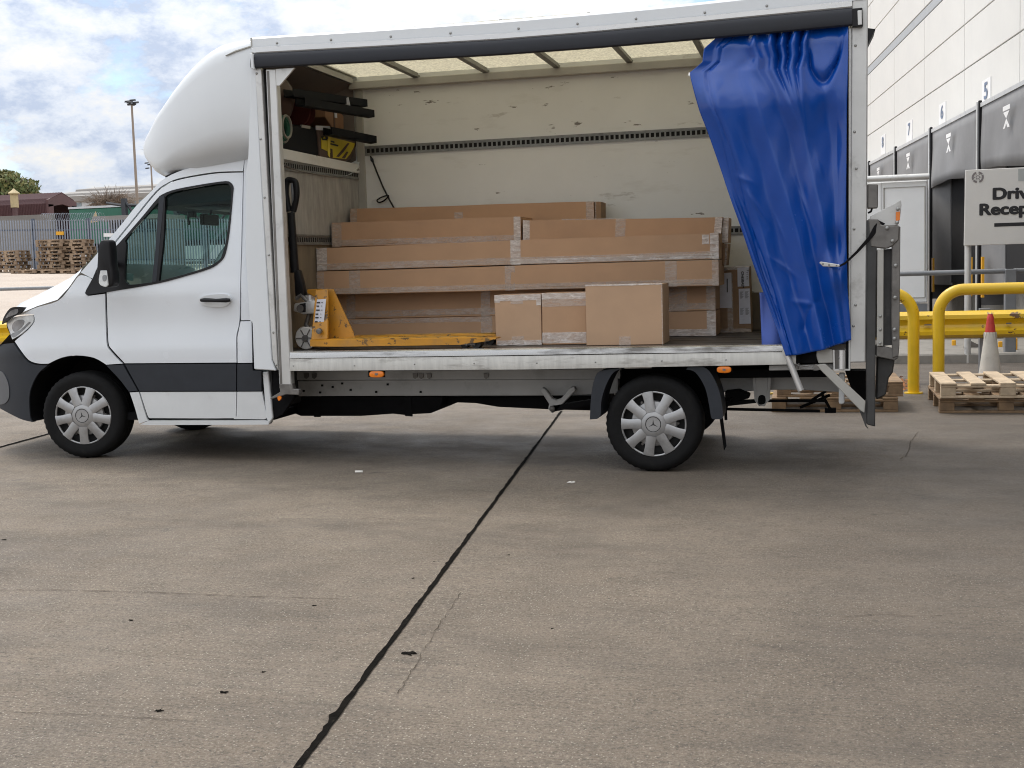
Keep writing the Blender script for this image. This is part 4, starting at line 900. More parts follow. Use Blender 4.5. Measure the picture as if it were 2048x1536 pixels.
mb=MB(); a=[at(*p,y=-.12+.0015*(p[0]-1679)) for p in ((1679,530),(1690,524),(1712,502),(1736,474),(1748,452),(1758,441))]; b=[at(*p,y=-.115+.0015*(p[0]-1679)) for p in ((1679,534),(1691,528),(1715,506),(1742,478),(1757,459),(1770,447))]
mb.grid([a,b]); build('strap',mb,BLACKPL,cur,solid=.003,recalc=False)

# ------------------------------------------------------------------ cargo
def carton(quad,y,depth,label,tapes=(),m=CARD,group=None,name='cardboard_box',crease=None,yr=None,back=None,wob=0):
    TL,TR,BR,BL=quad; yr=y if yr is None else yr
    p=[at(*TL,y=y),at(*TR,y=yr),at(*BR,y=yr),at(*BL,y=y)]
    for q in (p[2],p[3]): q.z=max(q.z,.904)
    c=thing(name,label,'cardboard box',(sum((q.x for q in p))/4,y+depth/2,min(p[2].z,p[3].z)),group)
    def fp(u,v,o=0):
        q=(p[0]*(1-u)+p[1]*u)*(1-v)+(p[3]*(1-u)+p[2]*u)*v
        return q+Vector((0,-o,0))
    n=14 if (p[1]-p[0]).length>1 else 6
    rnd=random.Random(label); ph=rnd.random()*6
    def w(u,v): return fp(u,v)+Vector((0,wob*math.sin(u*5+ph)*.5,wob*(math.sin(u*9+ph)+.6*math.sin(u*21+ph))*(1 if v in (0,1) else 0)*.35))
    mb=MB(); D=Vector((0,depth,0))
    fr=[[w(k/n,v) for k in range(n+1)] for v in (0,1)]; bk=[[q+D for q in r] for r in fr]
    mb.grid([fr[0],fr[1],bk[1],bk[0],fr[0]])
    for e in (0,n): mb.f.append(tuple(len(mb.v)-5*(n+1)+r*(n+1)+e for r in range(4)))
    b=build('body',mb,m,c,bev=.004)
    for t in tapes:
        u0,u1,v0,v1=t[:4]; tm=t[4] if len(t)>4 else TAPE; q=MB(); k=8 if abs(u1-u0)>.3 else 3
        rr=[[fp(u0+(u1-u0)*i/k,v0+(v1-v0)*j/3,.0022+.0012*rnd.random())+Vector((0,0,rnd.uniform(-1,1)*.0015)) for i in range(k+1)] for j in range(4)]
        q.grid(rr); build('tape',q,tm,c,smooth=60,recalc=False)
    if crease:
        q=MB(); q.prism([fp(0.004,crease,.0005),fp(.996,crease,.0005),fp(.996,crease+.018,.0005),fp(.004,crease+.018,.0005)],(0,-.002,0)); build('flap_edge',q,CARDE,c)
    return c,fp
Gc='long flat cartons stacked against the far wall of the van'
yF=1.0
carton([(700,418),(1187,402.5),(1188,447),(700,452)],1.74,.3,'long brown carton lying topmost and furthest back in the van',[(0,.03,0,1),(.97,1,0,1),(.44,.475,.35,1),(.9,1,.85,1)],group=Gc,wob=.004)
carton([(1189.5,403),(1202,403.5),(1202,448),(1190,447)],1.77,.25,'end of a narrow carton beside the topmost one, with bare cut edges',[(.0,.25,0,1)],m=CARDE)
carton([(663,446),(1041,433),(1041.5,484),(663.5,494)],1.32,.45,'shorter carton on the second layer, left of the gap below the topmost carton',[(0,.055,0,1),(.965,1,0,1,TAPEW),(0,1,.72,.97)],group=Gc,crease=.90,wob=.004)
carton([(1046,440.5),(1445,434.5),(1441,483),(1046,486)],1.32,.4,'second-layer carton right of the gap with a crumpled taped right end',[(0,.035,0,1,TAPEW),(.475,.525,0,1),(.965,1.0,0,1,TAPEW),(.2,.47,-.03,.02)],group=Gc,wob=.004)
carton([(1446,436),(1457.5,435),(1456,485),(1442,486)],1.36,.35,'carton end wrapped in creased clear tape beside the upper right carton',[(0,1,0,1,TAPEW)])
carton([(1439,488),(1456.5,487.5),(1452.5,531),(1439,531)],1.36,.3,'dark carton end tucked under the creased tape one, above the labelled carton',[(.7,1,0,1)],m=CARDE)
carton([(633,496.5),(1437,465.5),(1437.5,517.5),(634,541.5)],yF,.62,'third-layer long carton with creased middle tape band and white taped right end',[(0,.028,0,1,TAPEW),(.502,.527,-.02,1,TAPEW),(.962,.978,.05,.42,TAPEW),(.98,1,0,1,TAPEW),(.0,1,.70,.985,TAPE),(.5,1,.78,.96,TAPEW)],group=Gc,crease=.86,wob=.005)
carton([(633,543.5),(1437,519),(1437.5,571),(634.5,590)],yF,.62,'long carton of the fourth layer with three plain tape bands, resting on the shorter pair',[(0,.02,0,1),(.087,.116,0,1),(.488,.513,0,1),(.876,.903,0,1),(.985,1,0,1),(0,1,.74,.97)],group=Gc,crease=.88,wob=.005)
carton([(672,586),(1430.5,568),(1431,621),(672,639)],1.2,.6,'long carton of the fifth layer, seen behind the pallet truck and the small boxes',[(.03,.055,0,1),(.40,.425,0,1),(.88,.93,0,1),(.978,1,0,1),(0,1,.70,.93)],group=Gc,crease=.9,wob=.004)
carton([(672,639.5),(1431.5,621.3),(1432,671.5),(672,680)],1.2,.6,'bottom long carton standing on the van floor behind the pallet truck forks',[(.40,.43,0,1),(.978,1,0,1,TAPEW),(.6,1,.72,1,TAPEW),(0,.42,.02,.24)],group=Gc,wob=.004)
# three boxes in front
def front_box(quad,y,depth,label,tapes,m=CARD2): 
    c,fp=carton(quad,y,depth,label,tapes,m); 
    q=MB(); p=[fp(0,0),fp(1,0)]; q.prism([p[0]+Vector((0,depth*.47,.0015)),p[1]+Vector((0,depth*.47,.0015)),p[1]+Vector((0,depth*.53,.0015)),p[0]+Vector((0,depth*.53,.0015))],(0,0,.001)); build('tape',q,TAPE,c)
    return c
front_box([(988.5,590.5),(1081.5,588),(1083.5,690.5),(992.5,691)],.42,.36,'small square box with creased white top tape beside the pallet truck fork tips',[(0,1,0,.12,TAPEW),(.35,.62,.1,.18,TAPE),(0,.12,.1,.15,TAPEW),(.9,1,.1,.22,TAPEW),(.02,1,.9,1,TAPEW),(.35,.62,.82,.98)])
front_box([(1083.5,586.5),(1172,585),(1173,690),(1085,690.5)],.42,.36,'middle small box with wide tape along top and bottom, between the two plainer boxes',[(0,1,.0,.12,TAPEW),(0,1,.12,.26,TAPE),(0,1,.76,.97,TAPEW)],m=CARD)
front_box([(1170.5,571),(1324.5,567.5),(1326.5,690),(1173,691.5)],.25,.40,'biggest front box, plain brown with one short tape piece at the bottom',[(.43,.58,.855,1.0,TAPE),(0,1,-.01,.015,TAPEW),(.985,1,0,1)])
# labelled upright carton
c,fp=carton([(1439,536),(1498.5,532.5),(1503,664.5),(1439,668)],1.68,.3,'upright carton with white delivery labels standing alone near the blue curtain',[(0,1,-.01,.04,TAPEW),(.26,.44,.1,.95),(0,1,.94,1)],m=CARDE)
def text_mesh(name,s,size,m,parent,origin,rx,ry,bold=0,ext=.001,align='LEFT',sx=1,heavy=0):
    cu=bpy.data.curves.new(name,'FONT'); cu.body=s; cu.size=size; cu.offset=bold; cu.extrude=ext; cu.align_x=align; cu.space_line=.95
    o=bpy.data.objects.new(name,cu); me=bpy.data.meshes.new_from_object(o); bpy.data.objects.remove(o); 
    x=Vector(rx).normalized(); y=Vector(ry).normalized(); z=x.cross(y); off=wloc(parent)
    for v in me.vertices:
        q=Vector(origin)+x*v.co.x*sx+y*v.co.y+z*v.co.z; v.co=q-off
    if heavy:                                            # bold face: the same outline struck several times
        V0=[v.co.copy() for v in me.vertices]; F0=[tuple(p.vertices) for p in me.polygons]; vs=[]; fs=[]
        for i,(a,b) in enumerate(((0,0),(1,0),(-1,0),(0,1),(0,-1),(.7,.7),(-.7,.7),(.7,-.7),(-.7,-.7))):
            o=len(vs); vs+=[v+x*a*heavy+y*b*heavy*.7+z*.0003*i for v in V0]; fs+=[tuple(k+o for k in f) for f in F0]
        me=bpy.data.meshes.new(name); me.from_pydata(vs,[],fs)
    me.materials.clear(); me.materials.append(m)
    return link(name,me,parent)
def label(name,u0,u1,v0,v1,parent,fp,m=PAPER,o=.004):
    q=MB(); q.prism([fp(u0,v0,o),fp(u1,v0,o),fp(u1,v1,o),fp(u0,v1,o)],(0,.002,0)); return build(name,q,m,parent)
l1=label('label',.60,.98,.015,.30,c,fp); l2=label('label',.63,.99,.335,.87,c,fp); l3=label('label',-.04,.40,.08,.62,c,fp,o=.006)
dn=(fp(.7,1)-fp(.7,0)).normalized(); rt=(fp(1,.3)-fp(0,.3)).normalized()
text_mesh('lettering','CN65BAE9',.029,INK,l1,fp(.73,.07,.0075),dn,rt,bold=.0008)
text_mesh('lettering','P r i x s',.026,INK,l1,fp(.90,.05,.0075),dn,rt)
for k in range(9):
    q=MB()
    for r_ in range(2):
        u=.66+r_*.17; 
        for side in (0,.5): 
            v=.37+side*.50+k*.012; q.prism([fp(u+.012*(k%3)*.3,v+.01,.0055),fp(u+.12-.02*((k*7)%3),v+.01,.0055),fp(u+.12-.02*((k*7)%3),v+.014,.0055),fp(u,v+.014,.0055)],(0,.001,0))
    build('printed_line',q,INK,l2)
q=MB(); q.prism([fp(.24,.17,.0075),fp(.275,.17,.0075),fp(.275,.38,.0075),fp(.24,.38,.0075)],(0,.001,0)); build('printed_line',q,INK,l3)

# ------------------------------------------------------------------ pallet truck
pt=thing('pallet_truck','worn yellow hand pallet truck with a black tow handle parked on the van floor','pallet truck',(1.8,.37,.902))
def pq(name,pts,y,d,m,parent=pt,**k): return pp(name,pts,y,d,m,parent,**k)
# frame: front plate leaning, triangular web
x0f=at(622,690,y=0.140).x; 
fpl=[at(629,581,y=0.220),at(648,580,y=0.220),at(654,679,y=0.120),at(624,679,y=0.120)]
mb=MB(); pa=[(at(631,580,y=0.240)),(at(656,578,y=0.240)),(at(655,678,y=0.140)),(at(622,680,y=0.140))]
mb.prism(pa,(0,.025,0)); mb.hexa([pa[3]+Vector((0,.03,0)),pa[3]+Vector((.05,.03,0)),pa[3]+Vector((.05,.42,0)),pa[3]+Vector((0,.42,0)),pa[0]+Vector((0,.03,-.25)),pa[0]+Vector((.05,.03,-.25)),pa[0]+Vector((.05,.42,-.25)),pa[0]+Vector((0,.42,-.25))])
build('frame',mb,YELLOW,pt,bev=.004)
mb=MB(); mb.prism([at(655,578,y=0.310),at(666,578,y=0.310),at(710,672,y=0.280),at(712,684,y=0.280),at(655,684,y=0.280)],(0,.012,0)); build('side_web',mb,YELLOW,pt)
pq('pump_bracket',[(614,579),(634,578),(634,590),(628,594),(622,590),(614,586)],.38,.12,YELLOW,bev=.004)
pl=pq('plate_label',[(634,599),(652,598),(647,650),(628,651)],.175,.004,PAPER)
for k,(a,b) in enumerate(((604,.7),(611,.5),(619,.8),(627,.45),(634,.7),(642,.5))):
    pq('printed_line',[(634-(a-600)*.1,a),(634-(a-600)*.1+6*b+2,a),(634-(a-600)*.1+6*b+2,a+2.5),(634-(a-600)*.1,a+2.5)],.170,.004,INK,pl); pq('printed_line',[(643-(a-600)*.1,a+.5),(643-(a-600)*.1+4*b,a+.5),(643-(a-600)*.1+4*b,a+1.5),(643-(a-600)*.1,a+1.5)],.170,.004,INK,pl)
mb=MB(); mb.lathe([(.022,0),(.022,-.03),(.012,-.034)],at(640,662,y=0.140),'y',8); build('frame_bolt',mb,STEEL,pt)
zt=1.0
def fork(y0):
    a=at(620,684,y=0.120).x; b=at(991,680,y=0.120).x; mb=MB(); w=.16
    prof=[(a,.938,.990),(a+.25,.932,.990),(b-.28,.932,.990),(b-.1,.952,.985),(b,.970,.980)]
    rows=[[Vector((x,y0,z0)),Vector((x,y0,z1-.008)),Vector((x,y0+.012,z1)),Vector((x,y0+w-.012,z1)),Vector((x,y0+w,z1-.008)),Vector((x,y0+w,z0))] for x,z0,z1 in prof]
    mb.grid(rows); mb.f+=[tuple(range(6)),tuple(range(24,30))]; fk=build('fork',mb,YELLOW,pt,solid=.005)
    t=MB(); t.add([(a+.30,y0+.015,0.9912),(b-.1,y0+.015,0.9905),(b-.1,y0+w-.015,0.9905),(a+.30,y0+w-.015,0.9912)],[(0,1,2,3)]); build('worn_top',t,YELLOWTOP,fk,recalc=False)
    r=MB(); r.lathe([(.038,.03),(.038,.13)],(b-.16,y0,.940),'y',14); r.lathe([(.035,.04),(.035,.12)],(b-.25,y0,.94),'y',14); build('load_roller',r,HUBD,fk,smooth=40)
    l=MB(); l.tube([(b-.42,y0+.02,.95),(b-.16,y0+.02,.935)],.012,6); l.tube([(b-.3,y0+.01,.96),(b-.22,y0+.01,.93)],.008,6); build('linkage',l,STEEL,fk)
fork(.12); fork(.52)
for y in (.30,.46):
    w_=MB(); q=at(611,671,y=y); zc=.992; w_.lathe([(.03,.0),(.088,.0),(.088,.05),(.03,.05)],(q.x,y,zc),'y',26); wh=build('steer_wheel',w_,SIGNW,pt,smooth=40,bev=.004)
    h_=MB(); h_.lathe([(.026,-.012),(.026,.0),(.02,.001)],(q.x,y,zc),'y',14); build('wheel_hub',h_,STEEL,wh,smooth=40)
    for k in range(6):
        a=math.pi*k/3; s_=MB(); c_,s2=math.cos(a),math.sin(a)
        s_.prism([(q.x+r*c_-w2*s2,y-.001,zc+r*s2+w2*c_) for r,w2 in ((.03,-.004),(.078,-.004),(.078,.004),(.03,.004))],(0,-.004,0)); build('wheel_rib',s_,STEEL,wh)
mb=MB(); mb.prism([at(*p,y=0.360) for p in ((588,607),(610,604),(631,600),(631,627),(606,629),(586,622))],(0,.14,0)); pb=build('pump_body',mb,ALU,pt,bev=.01,seg=2,smooth=40)
mb=MB(); mb.lathe([(.03,0),(.03,.14)],at(600,617,y=0.350),'y',14); mb.tube([at(592,598,y=0.400),at(602,590,y=0.400),at(614,602,y=0.400)],.018,8); mb.tube([at(619,627,y=0.420),at(612,650,y=0.420),at(628,668,y=0.400)],.02,8); build('pump_link',mb,STEEL,pt,smooth=50)
mb=MB(); mb.tube([at(621,590,y=0.440),at(621,612,y=0.440)],.045,12); build('pump_cylinder',mb,CHROME,pt,smooth=50)
pq('pump_recess',[(599,608),(611,606),(611,624),(600,625)],.355,.006,GAPB)
# handle
mb=MB(); mb.tube([at(582,425,y=0.420),at(585,470,y=0.420),at(588,520,y=0.420),at(590,545,y=0.420)],[.030,.032,.034,.036],10); build('handle_shaft',mb,BLACKPL,pt,smooth=50)
mb=MB(); mb.prism([at(*p,y=0.390) for p in ((587,540),(597,540),(604,565),(609,592),(590,594),(588,565))],(0,.07,0)); build('handle_root',mb,BLACKPL,pt,bev=.01,seg=2,smooth=40)
lo=[(578,423),(573.5,402),(571.5,382),(573,366),(577,360.5),(583,361),(590,364),(592.5,375),(592.8,390),(590,408),(586,423)]
mb=MB(); mb.tube([at(*p,y=0.420) for p in curve_pts(lo,4,False)],.026,10); build('handle_loop',mb,BLACKPL,pt,smooth=60)
mb=MB(); mb.tube([at(584,366,y=0.410),at(587,400,y=0.410),at(584,425,y=0.420)],[.012,.015,.01],8); build('lever',mb,GALVP,pt,smooth=60)

# ------------------------------------------------------------------ things on the shelf over the cab
zs=2.394
def px_prism(name,pts,x,d,m,parent,curve=0,bev=0):
    """outline traced on a plane across the van (x fixed), pushed back by d towards the cab"""
    if curve: pts=curve_pts(pts,curve)
    mb=MB(); mb.prism([at(p[0],p[1],x=x) for p in pts],(-d,0,0)); return build(name,mb,m,parent,bev=bev)
def gutter(p0,y0,p1,y1,label):
    a=at(*p0,y=y0); b=at(*p1,y=y1)
    t=thing('gutter_length',label,'gutter',b,'black gutter lengths poking off the shelf')
    d=(b-a).normalized(); u=d.cross(Vector((0,0,1))).normalized(); w=u.cross(d); mb=MB(); rows=[]
    for s in (0,1):
        o=a+(b-a)*s; r=[]
        r=[o+u*p+w*q for p,q in ((-.045,.032),(-.045,-.03),(-.02,-.036),(.045,-.03),(.045,.032),(.038,.032),(.038,-.022),(-.02,-.028),(-.038,-.022),(-.038,.032))]
        rows.append(r+[r[0]])
    mb.grid(rows); mb.f.append(tuple(range(10))); mb.f.append(tuple(range(11,21))); build('trough',mb,NAVY,t)
    return t
g1=gutter((577,186),.56,(726,207),1.78,'upper black gutter length with a strip of silver tape, poking off the shelf')
q=MB(); q.prism([at(*p,y=1.40) for p in ((687,199),(696,194),(700,212),(692,210))],(0,.01,0)); build('tape',q,PAPER,g1)
gutter((600,204),.62,(740,228),1.80,'lower black gutter length poking furthest off the shelf')
gutter((655,262),1.30,(745,280),1.98,'lowest black gutter length beside the torn yellow box')
bx_=thing('shelf_box','brown box on the shelf under the black gutter lengths','cardboard box',(1.1,1.4,2.6)); DIMC=mat('dim_cardboard',(.30,.16,.09),.8,var=.1)
px_prism('body',[(651,206),(671,211),(687,232),(687.5,258),(665,256),(650,234)],1.30,.55,DIMC,bx_,bev=.004)
px_prism('flap_gap',[(667,211),(670,211),(671,256),(668,256)],1.303,.004,BROWN,bx_); px_prism('label',[(669,223),(674,226),(674.5,236),(670,235)],1.306,.004,PAPER,bx_)
cs=thing('tool_case','long black case lying along the shelf edge behind the white lip','tool case',(1.25,.7,zs))
px_prism('body',[(560,296),(562,250),(585,248),(640,256),(663,262),(662,318)],1.37,.35,NAVY,cs,bev=.012)
px_prism('latch',[(604,249),(621,252),(621,258),(604,255)],1.376,.02,TRIM,cs,bev=.003)
yb=thing('yellow_box','torn brown box with a yellow printed front at the right end of the shelf','carton',(1.35,1.45,zs))
px_prism('body',[(640,312),(635,254),(660,256),(690,262),(722,266),(717,280),(711,296),(702,318),(690,324)],1.385,.30,BROWN,yb,bev=.006)
pr=px_prism('printed_panel',[(643,273),(660,274),(690,281),(710,287),(708,294),(700,309),(692,318),(665,315),(663,306),(644,297)],1.391,.008,YPRINT,yb)
for pts,m_ in (([(645,277),(655,278),(655,281),(645,280)],INK),([(643,272),(648,272.5),(646,277),(643,277)],INK),([(651,273),(656,273.5),(656,278),(652,278)],INK),([(662,281),(669,283),(669,286),(662,284)],INK),([(661,286),(677,290),(676,293),(661,289)],INK),([(696,286),(699,287),(688,303),(678,314),(673,313),(686,298)],BROWN),([(694,303),(697,304),(690,317),(684,316)],BROWN),([(661,297),(665,298),(666,315),(663,315)],BROWN)):
    px_prism('print_mark',pts,1.396,.003,m_,pr)
px_prism('fold',[(656,273),(661,274),(660,315),(656,310)],1.395,.003,mat('pale_yellow',(.80,.66,.08),.5),pr)
for pts in ([(632,251),(660,252),(661,261),(633,260)],[(664,256),(685,262),(682,268),(663,261)]): px_prism('white_sticker',pts,1.392,.006,PAPER,yb)
px_prism('silver_tape',[(706,279),(710,274),(722,263),(723,267),(714,274),(708,281)],1.392,.006,TAPEW,yb)
rl=thing('red_reel','dark red cable reel standing on edge at the left of the shelf','reel',(1.2,.75,2.62))
c0=at(596,224,x=1.30); mb=MB(); mb.lathe([(.05,-.06),(.13,-.06),(.135,-.045),(.07,-.03),(.07,.03),(.135,.045),(.13,.06),(.05,.06)],c0,'y',28); build('reel',mb,REDB,rl,smooth=40)
cd=thing('cord_coil','coil of green and pale cord hanging over the left end of the shelf','cord',(1.45,.3,2.5)); c0=at(564,264,x=1.45)
for k in range(5):
    a=MB(); path=[c0+Vector((.008*k,.085*math.cos(t)+.02*math.sin(k*2),.085*math.sin(t)+.01*k)) for t in [2*math.pi*i/24 for i in range(24)]]; a.tube(path,.011,6,closed=True); build('strand',a,PALEC if k in (1,4) else GREENC,cd,smooth=60)
sk=thing('brown_sack','dark brown sack slumped in the left corner above the shelf','sack',(1.25,.3,2.7)); c0=at(563,200,x=1.28)
mb=MB(); rr_=[]
for j in range(9):
    z=c0.z-.17+.36*j/8; r0=.15*math.sin(math.pi*(j+.9)/9.6)+.02; rr_.append([Vector((1.26+r0*.7*math.cos(t)*(1+.1*math.sin(3*t+j)),c0.y+r0*math.sin(t),z)) for t in [2*math.pi*i/16 for i in range(17)]])
mb.grid(rr_); build('bag',mb,BROWN,sk,smooth=60)
# cord hooked on the far track
bc=thing('bungee_cord','black elastic cord with a loop hanging from the track on the far wall','cord',(1.5,2.09,2.5),None)
mb=MB(); yy=2.08
mb.tube([at(*p,y=yy) for p in ((742,314),(752,340),(765,372),(778,398),(790,420))],.008,6); build('cord',mb,BLACKPL,bc,smooth=60)
mb=MB(); mb.tube([at(*p,y=yy-.01) for p in curve_pts([(777,391),(770,392),(760,396),(754,401),(758,405),(767,402),(775,395)],3)],.007,6,closed=True); build('loop',mb,BLACKPL,bc,smooth=60)
mb=MB(); mb.tube([at(741,312,y=yy),at(744,320,y=yy),at(746,324,y=yy)],[.006,.016,.01],8); build('hook',mb,BLACKPL,bc,smooth=60)

# ------------------------------------------------------------------ warehouse and its docks (to the right, running away from the camera)
UF=Vector((-.1045,.9945,0)); NF=Vector((-.9945,-.1045,0)); ZV=Vector((0,0,1))
def fac(d,o,z): p=CAM+UF*d-NF*o; p.z=z; return p
WO=5.74
wh_=thing('warehouse','pale panelled warehouse with a row of loading docks behind the van','warehouse',fac(25,8,0))
def fbox(name,d0,d1,o0,o1,z0,z1,m,parent,bev=0):
    mb=MB(); mb.hexa([fac(d0,o0,z0),fac(d0,o1,z0),fac(d1,o1,z0),fac(d1,o0,z0),fac(d0,o0,z1),fac(d0,o1,z1),fac(d1,o1,z1),fac(d1,o0,z1)]); return build(name,mb,m,parent,bev=bev)
fbox('wall',-48,86,WO+.05,WO+26,-.5,13.0,CLADJ,wh_)
zr=[3.42,4.31,5.20,6.09,7.01,None,7.24,8.12,9.0,9.88,10.76,11.64,12.9]
pm={}
for k in range(-16,12):
    d0=22.3+4.13*k
    prev=zr[0]
    for a,b in zip(zr,zr[1:]):
        if a is None or b is None: continue
        key=round(b-a,3)
        if key not in pm:
            mb=MB(); o=fac(0,0,0)
            mb.hexa([v-fac(0,0,0) for v in (fac(.018,0,.014),fac(.018,.045,.014),fac(4.112,.045,.014),fac(4.112,0,.014),fac(.018,0,b-a-.014),fac(.018,.045,b-a-.014),fac(4.112,.045,b-a-.014),fac(4.112,0,b-a-.014))])
            ob=build('cladding_panel',mb,CLADP,wh_,bev=.006,local=True); pm[key]=ob
        else: ob=pm[key].copy(); col.objects.link(ob)
        ob.location=fac(d0,WO,a)-wh_.location
fbox('metal_band',-48,70,WO+.005,WO+.05,7.03,7.22,BANDM,wh_)
fbox('dock_wall',-48,86,WO-.02,WO+.06,-.5,3.42,SHELD,wh_)
fbox('dock_plinth',-48,86,WO-.12,WO-.02,-.5,1.05,CONC,wh_)
SD=[-2.66,1.59,5.84,10.09,14.34,18.59,22.84,27.09,31.34,35.59,39.84]
def shelter(i,d0):
    d1=d0+4.25; zt=4.03
    g_=mat
    fbox('dock_opening',d0+.75,d1-.75,WO-.30,WO-.025,.95,3.2,BLACKV,wh_)
    hp=[]; mb=MB(); rnd=random.Random(i)
    zb=2.85
    rows=[[fac(d0+.16+(d1-d0-.32)*u, 5.22-.05*math.sin(u*3.1)*(1-v)+.03*math.sin(u*11+v*3+i)*(1-v), (zb+.10*math.sin(u*3+i))*(1-v)+zt*v) for u in [k/14 for k in range(15)]] for v in [k/6 for k in range(7)]]
    mb.grid(rows); hc=build('head_curtain',mb,SHEL,wh_,smooth=60,solid=.01)
    fbox('shelter_rail',d0+.04,d1-.04,5.20,WO,zt,zt+.07,ALU,wh_)
    for e,(a,b) in enumerate(((d0+.04,d0+.11),(d1-.11,d1-.04))):
        fbox('shelter_post',a,b,5.18,5.235,.0,zt+.12,BLACKPL if e else ALU,wh_,bev=.01)
        fbox('shelter_side',a+.02,b-.02,5.235,WO-.02,.6,zt,SHELD,wh_)
    for a,b,s in ((d0+.17,d0+.95,1),(d1-.95,d1-.17,-1)):
        q=MB(); i0,i1=(5.22,5.42) if s>0 else (5.42,5.22); q.hexa([fac(a,i0,.9),fac(a,i0+.05,.9),fac(b,i1+.05,.9),fac(b,i1,.9),fac(a,i0,zt-.1),fac(a,i0+.05,zt-.1),fac(b,i1+.05,zt-.1),fac(b,i1,zt-.1)]); build('side_curtain',q,SHEL,wh_)
        c=(a+b)/2-.12*s; fbox('guide_strip',c-.04,c+.04,5.16,5.2,.75,1.45,AMBERY,wh_)
    # emblem printed on the flap
    q=MB(); c=d0+2.05; z0=3.56
    T=lambda x,z: fac(c-x*1.5,5.12,z0+z*.72)
    q.add([T(-.14,.34),T(.14,.34),T(.14,.24),T(-.14,.24)],[(0,1,2,3)]); q.add([T(-.12,.21),T(.12,.21),T(0,.06)],[(0,1,2)]); q.add([T(0,.06),T(.13,-.14),T(.05,-.14),T(0,-.04),T(-.05,-.14),T(-.13,-.14)],[(0,1,2,3,4,5)])
    build('flap_emblem',q,PLATEW,hc,recalc=False,solid=.004)
AMBERY=mat('yellow_guide',(.8,.40,.02),.4,var=.1)
for i,d in enumerate(SD): shelter(i,d)
for px,y0,y1,w,n in ((1972,158,222,16.5,'5'),(1884.2,206,256,13,'6'),(1818.3,242,287,11,'7'),(1765.8,270,310,8.5,'8')):
    pn=fac(0,WO-.02,0)
    bl=at_plane(px-w/2,y1,pn,NF); br=at_plane(px+w/2,y1-2,pn,NF); tl=at_plane(px,y0,pn,NF)
    s=thing('dock_number',{'5':'largest dock number plate, reading five, above the dock nearest the sign','6':'dock number plate reading six, next to the largest plate','7':'small dock number plate reading seven above the white lorry body','8':'smallest and furthest dock number plate, reading eight, beside the van post'}[n],'sign',(bl+br)/2,None)
    wd=(br-bl).length; z0=(bl.z+br.z)/2; z1=tl.z; mb=MB(); c=(bl+br)/2; c.z=0; h=UF*(-wd/2)
    mb.prism([c+ZV*z0-h,c+ZV*z0+h,c+ZV*z1+h,c+ZV*z1-h],-NF*.02); build('plate',mb,PLATEW,s)
    text_mesh('number',n,(z1-z0)*.74,NUMB,s,c+ZV*(z0+(z1-z0)*.38)+NF*.006,-UF,ZV,bold=.0,align='CENTER',sx=1.5,heavy=.014)
# body of a lorry backed on to a dock
lt=thing('box_lorry','plain white lorry body backed on to a dock behind the van','lorry',(5.8,17.5,0))
xr=at(1855,480,y=16.4).x; zt_=at(1800,362,y=16.4).z; zb_=at(1800,606,y=16.4).z
mb=MB(); mb.box(xr-7,xr,16.4,18.8,zb_,zt_); build('body',mb,WHITEB,lt,bev=.02)
mb=MB(); mb.box(xr-7,xr-.85,16.37,16.4,zb_,zt_-.02); mb2=mb; build('side_panel',mb2,WHITEB,lt,bev=.01)
mb=MB(); mb.tube([(xr-7,16.32,zt_+.06),(xr+.02,16.32,zt_+.06)],.06,10); build('top_rail',mb,ALU,lt,smooth=50)
mb=MB(); q=[(xr-.80,16.385,zt_-.12),(xr-.05,16.385,zt_-.12),(xr-.05,16.385,zb_+.1),(xr-.80,16.385,zb_+.1)]; mb.tube([Vector(v) for v in q],.012,4,closed=True); build('door_seal',mb,TRIM,lt)
mb=MB(); mb.box(xr-7,xr,16.36,16.42,zb_-.14,zb_-.02); mb.box(xr-7,xr,16.36,18.7,zb_-.3,zb_-.14); build('under_rail',mb,GALVP,lt)
for x in (xr-1.6,xr-6): 
    w_=MB(); w_.lathe([(.2,0),(.36,0),(.4,.04),(.4,.25),(.2,.28)],(x,16.5,ground(x,16.5)+.4),'y',24); build('wheel',w_,RUBBER,lt,smooth=40)
# kerb and ramp of the dock apron
kb=MB(); kb.box(6.2,16,9.35,9.62,-.2,.13); kb.box(6.2,16,9.62,13,-.2,.10); tag(build('kerb',kb,CONC,bev=.02),kind='structure')
rp_=thing('dock_ramp','grey ramp end with a slotted edge plate behind the yellow guard rail','ramp',(8,11,.1))
mb=MB(); mb.hexa([at(1905,737,y=11),at(2010,735,y=11),at(2010,735,y=12.2),at(1905,737,y=12.2),at(1934,680,y=11),at(1975,702,y=11),at(1975,702,y=12.2),at(1934,680,y=12.2)]); build('ramp_body',mb,CONC,rp_)
mb=MB(); mb.prism([at(*p,y=10.98) for p in ((1936,679),(1985,703),(1984,709),(1934,686))],(0,.02,0)); build('edge_plate',mb,STEEL,rp_)
for px,y0,y1,yy in ((1908,680,716,11.5),(1966,690,738,10.6),(2001,683,735,11.0),(2031,676,722,10.4)):
    t=thing('yellow_marker','%s yellow marker post beyond the guard rail'%{1908:'leftmost short',1966:'slim',2001:'pale',2031:'bright right-hand'}[px],'marker post',at(px,y1,y=yy))
    mb=MB(); a=at(px-4,y0,y=yy); b=at(px+4,y1,y=yy); mb.box(a.x,b.x,yy,yy+.06,min(b.z,.12),a.z); build('post',mb,AMBERY,t,bev=.01)

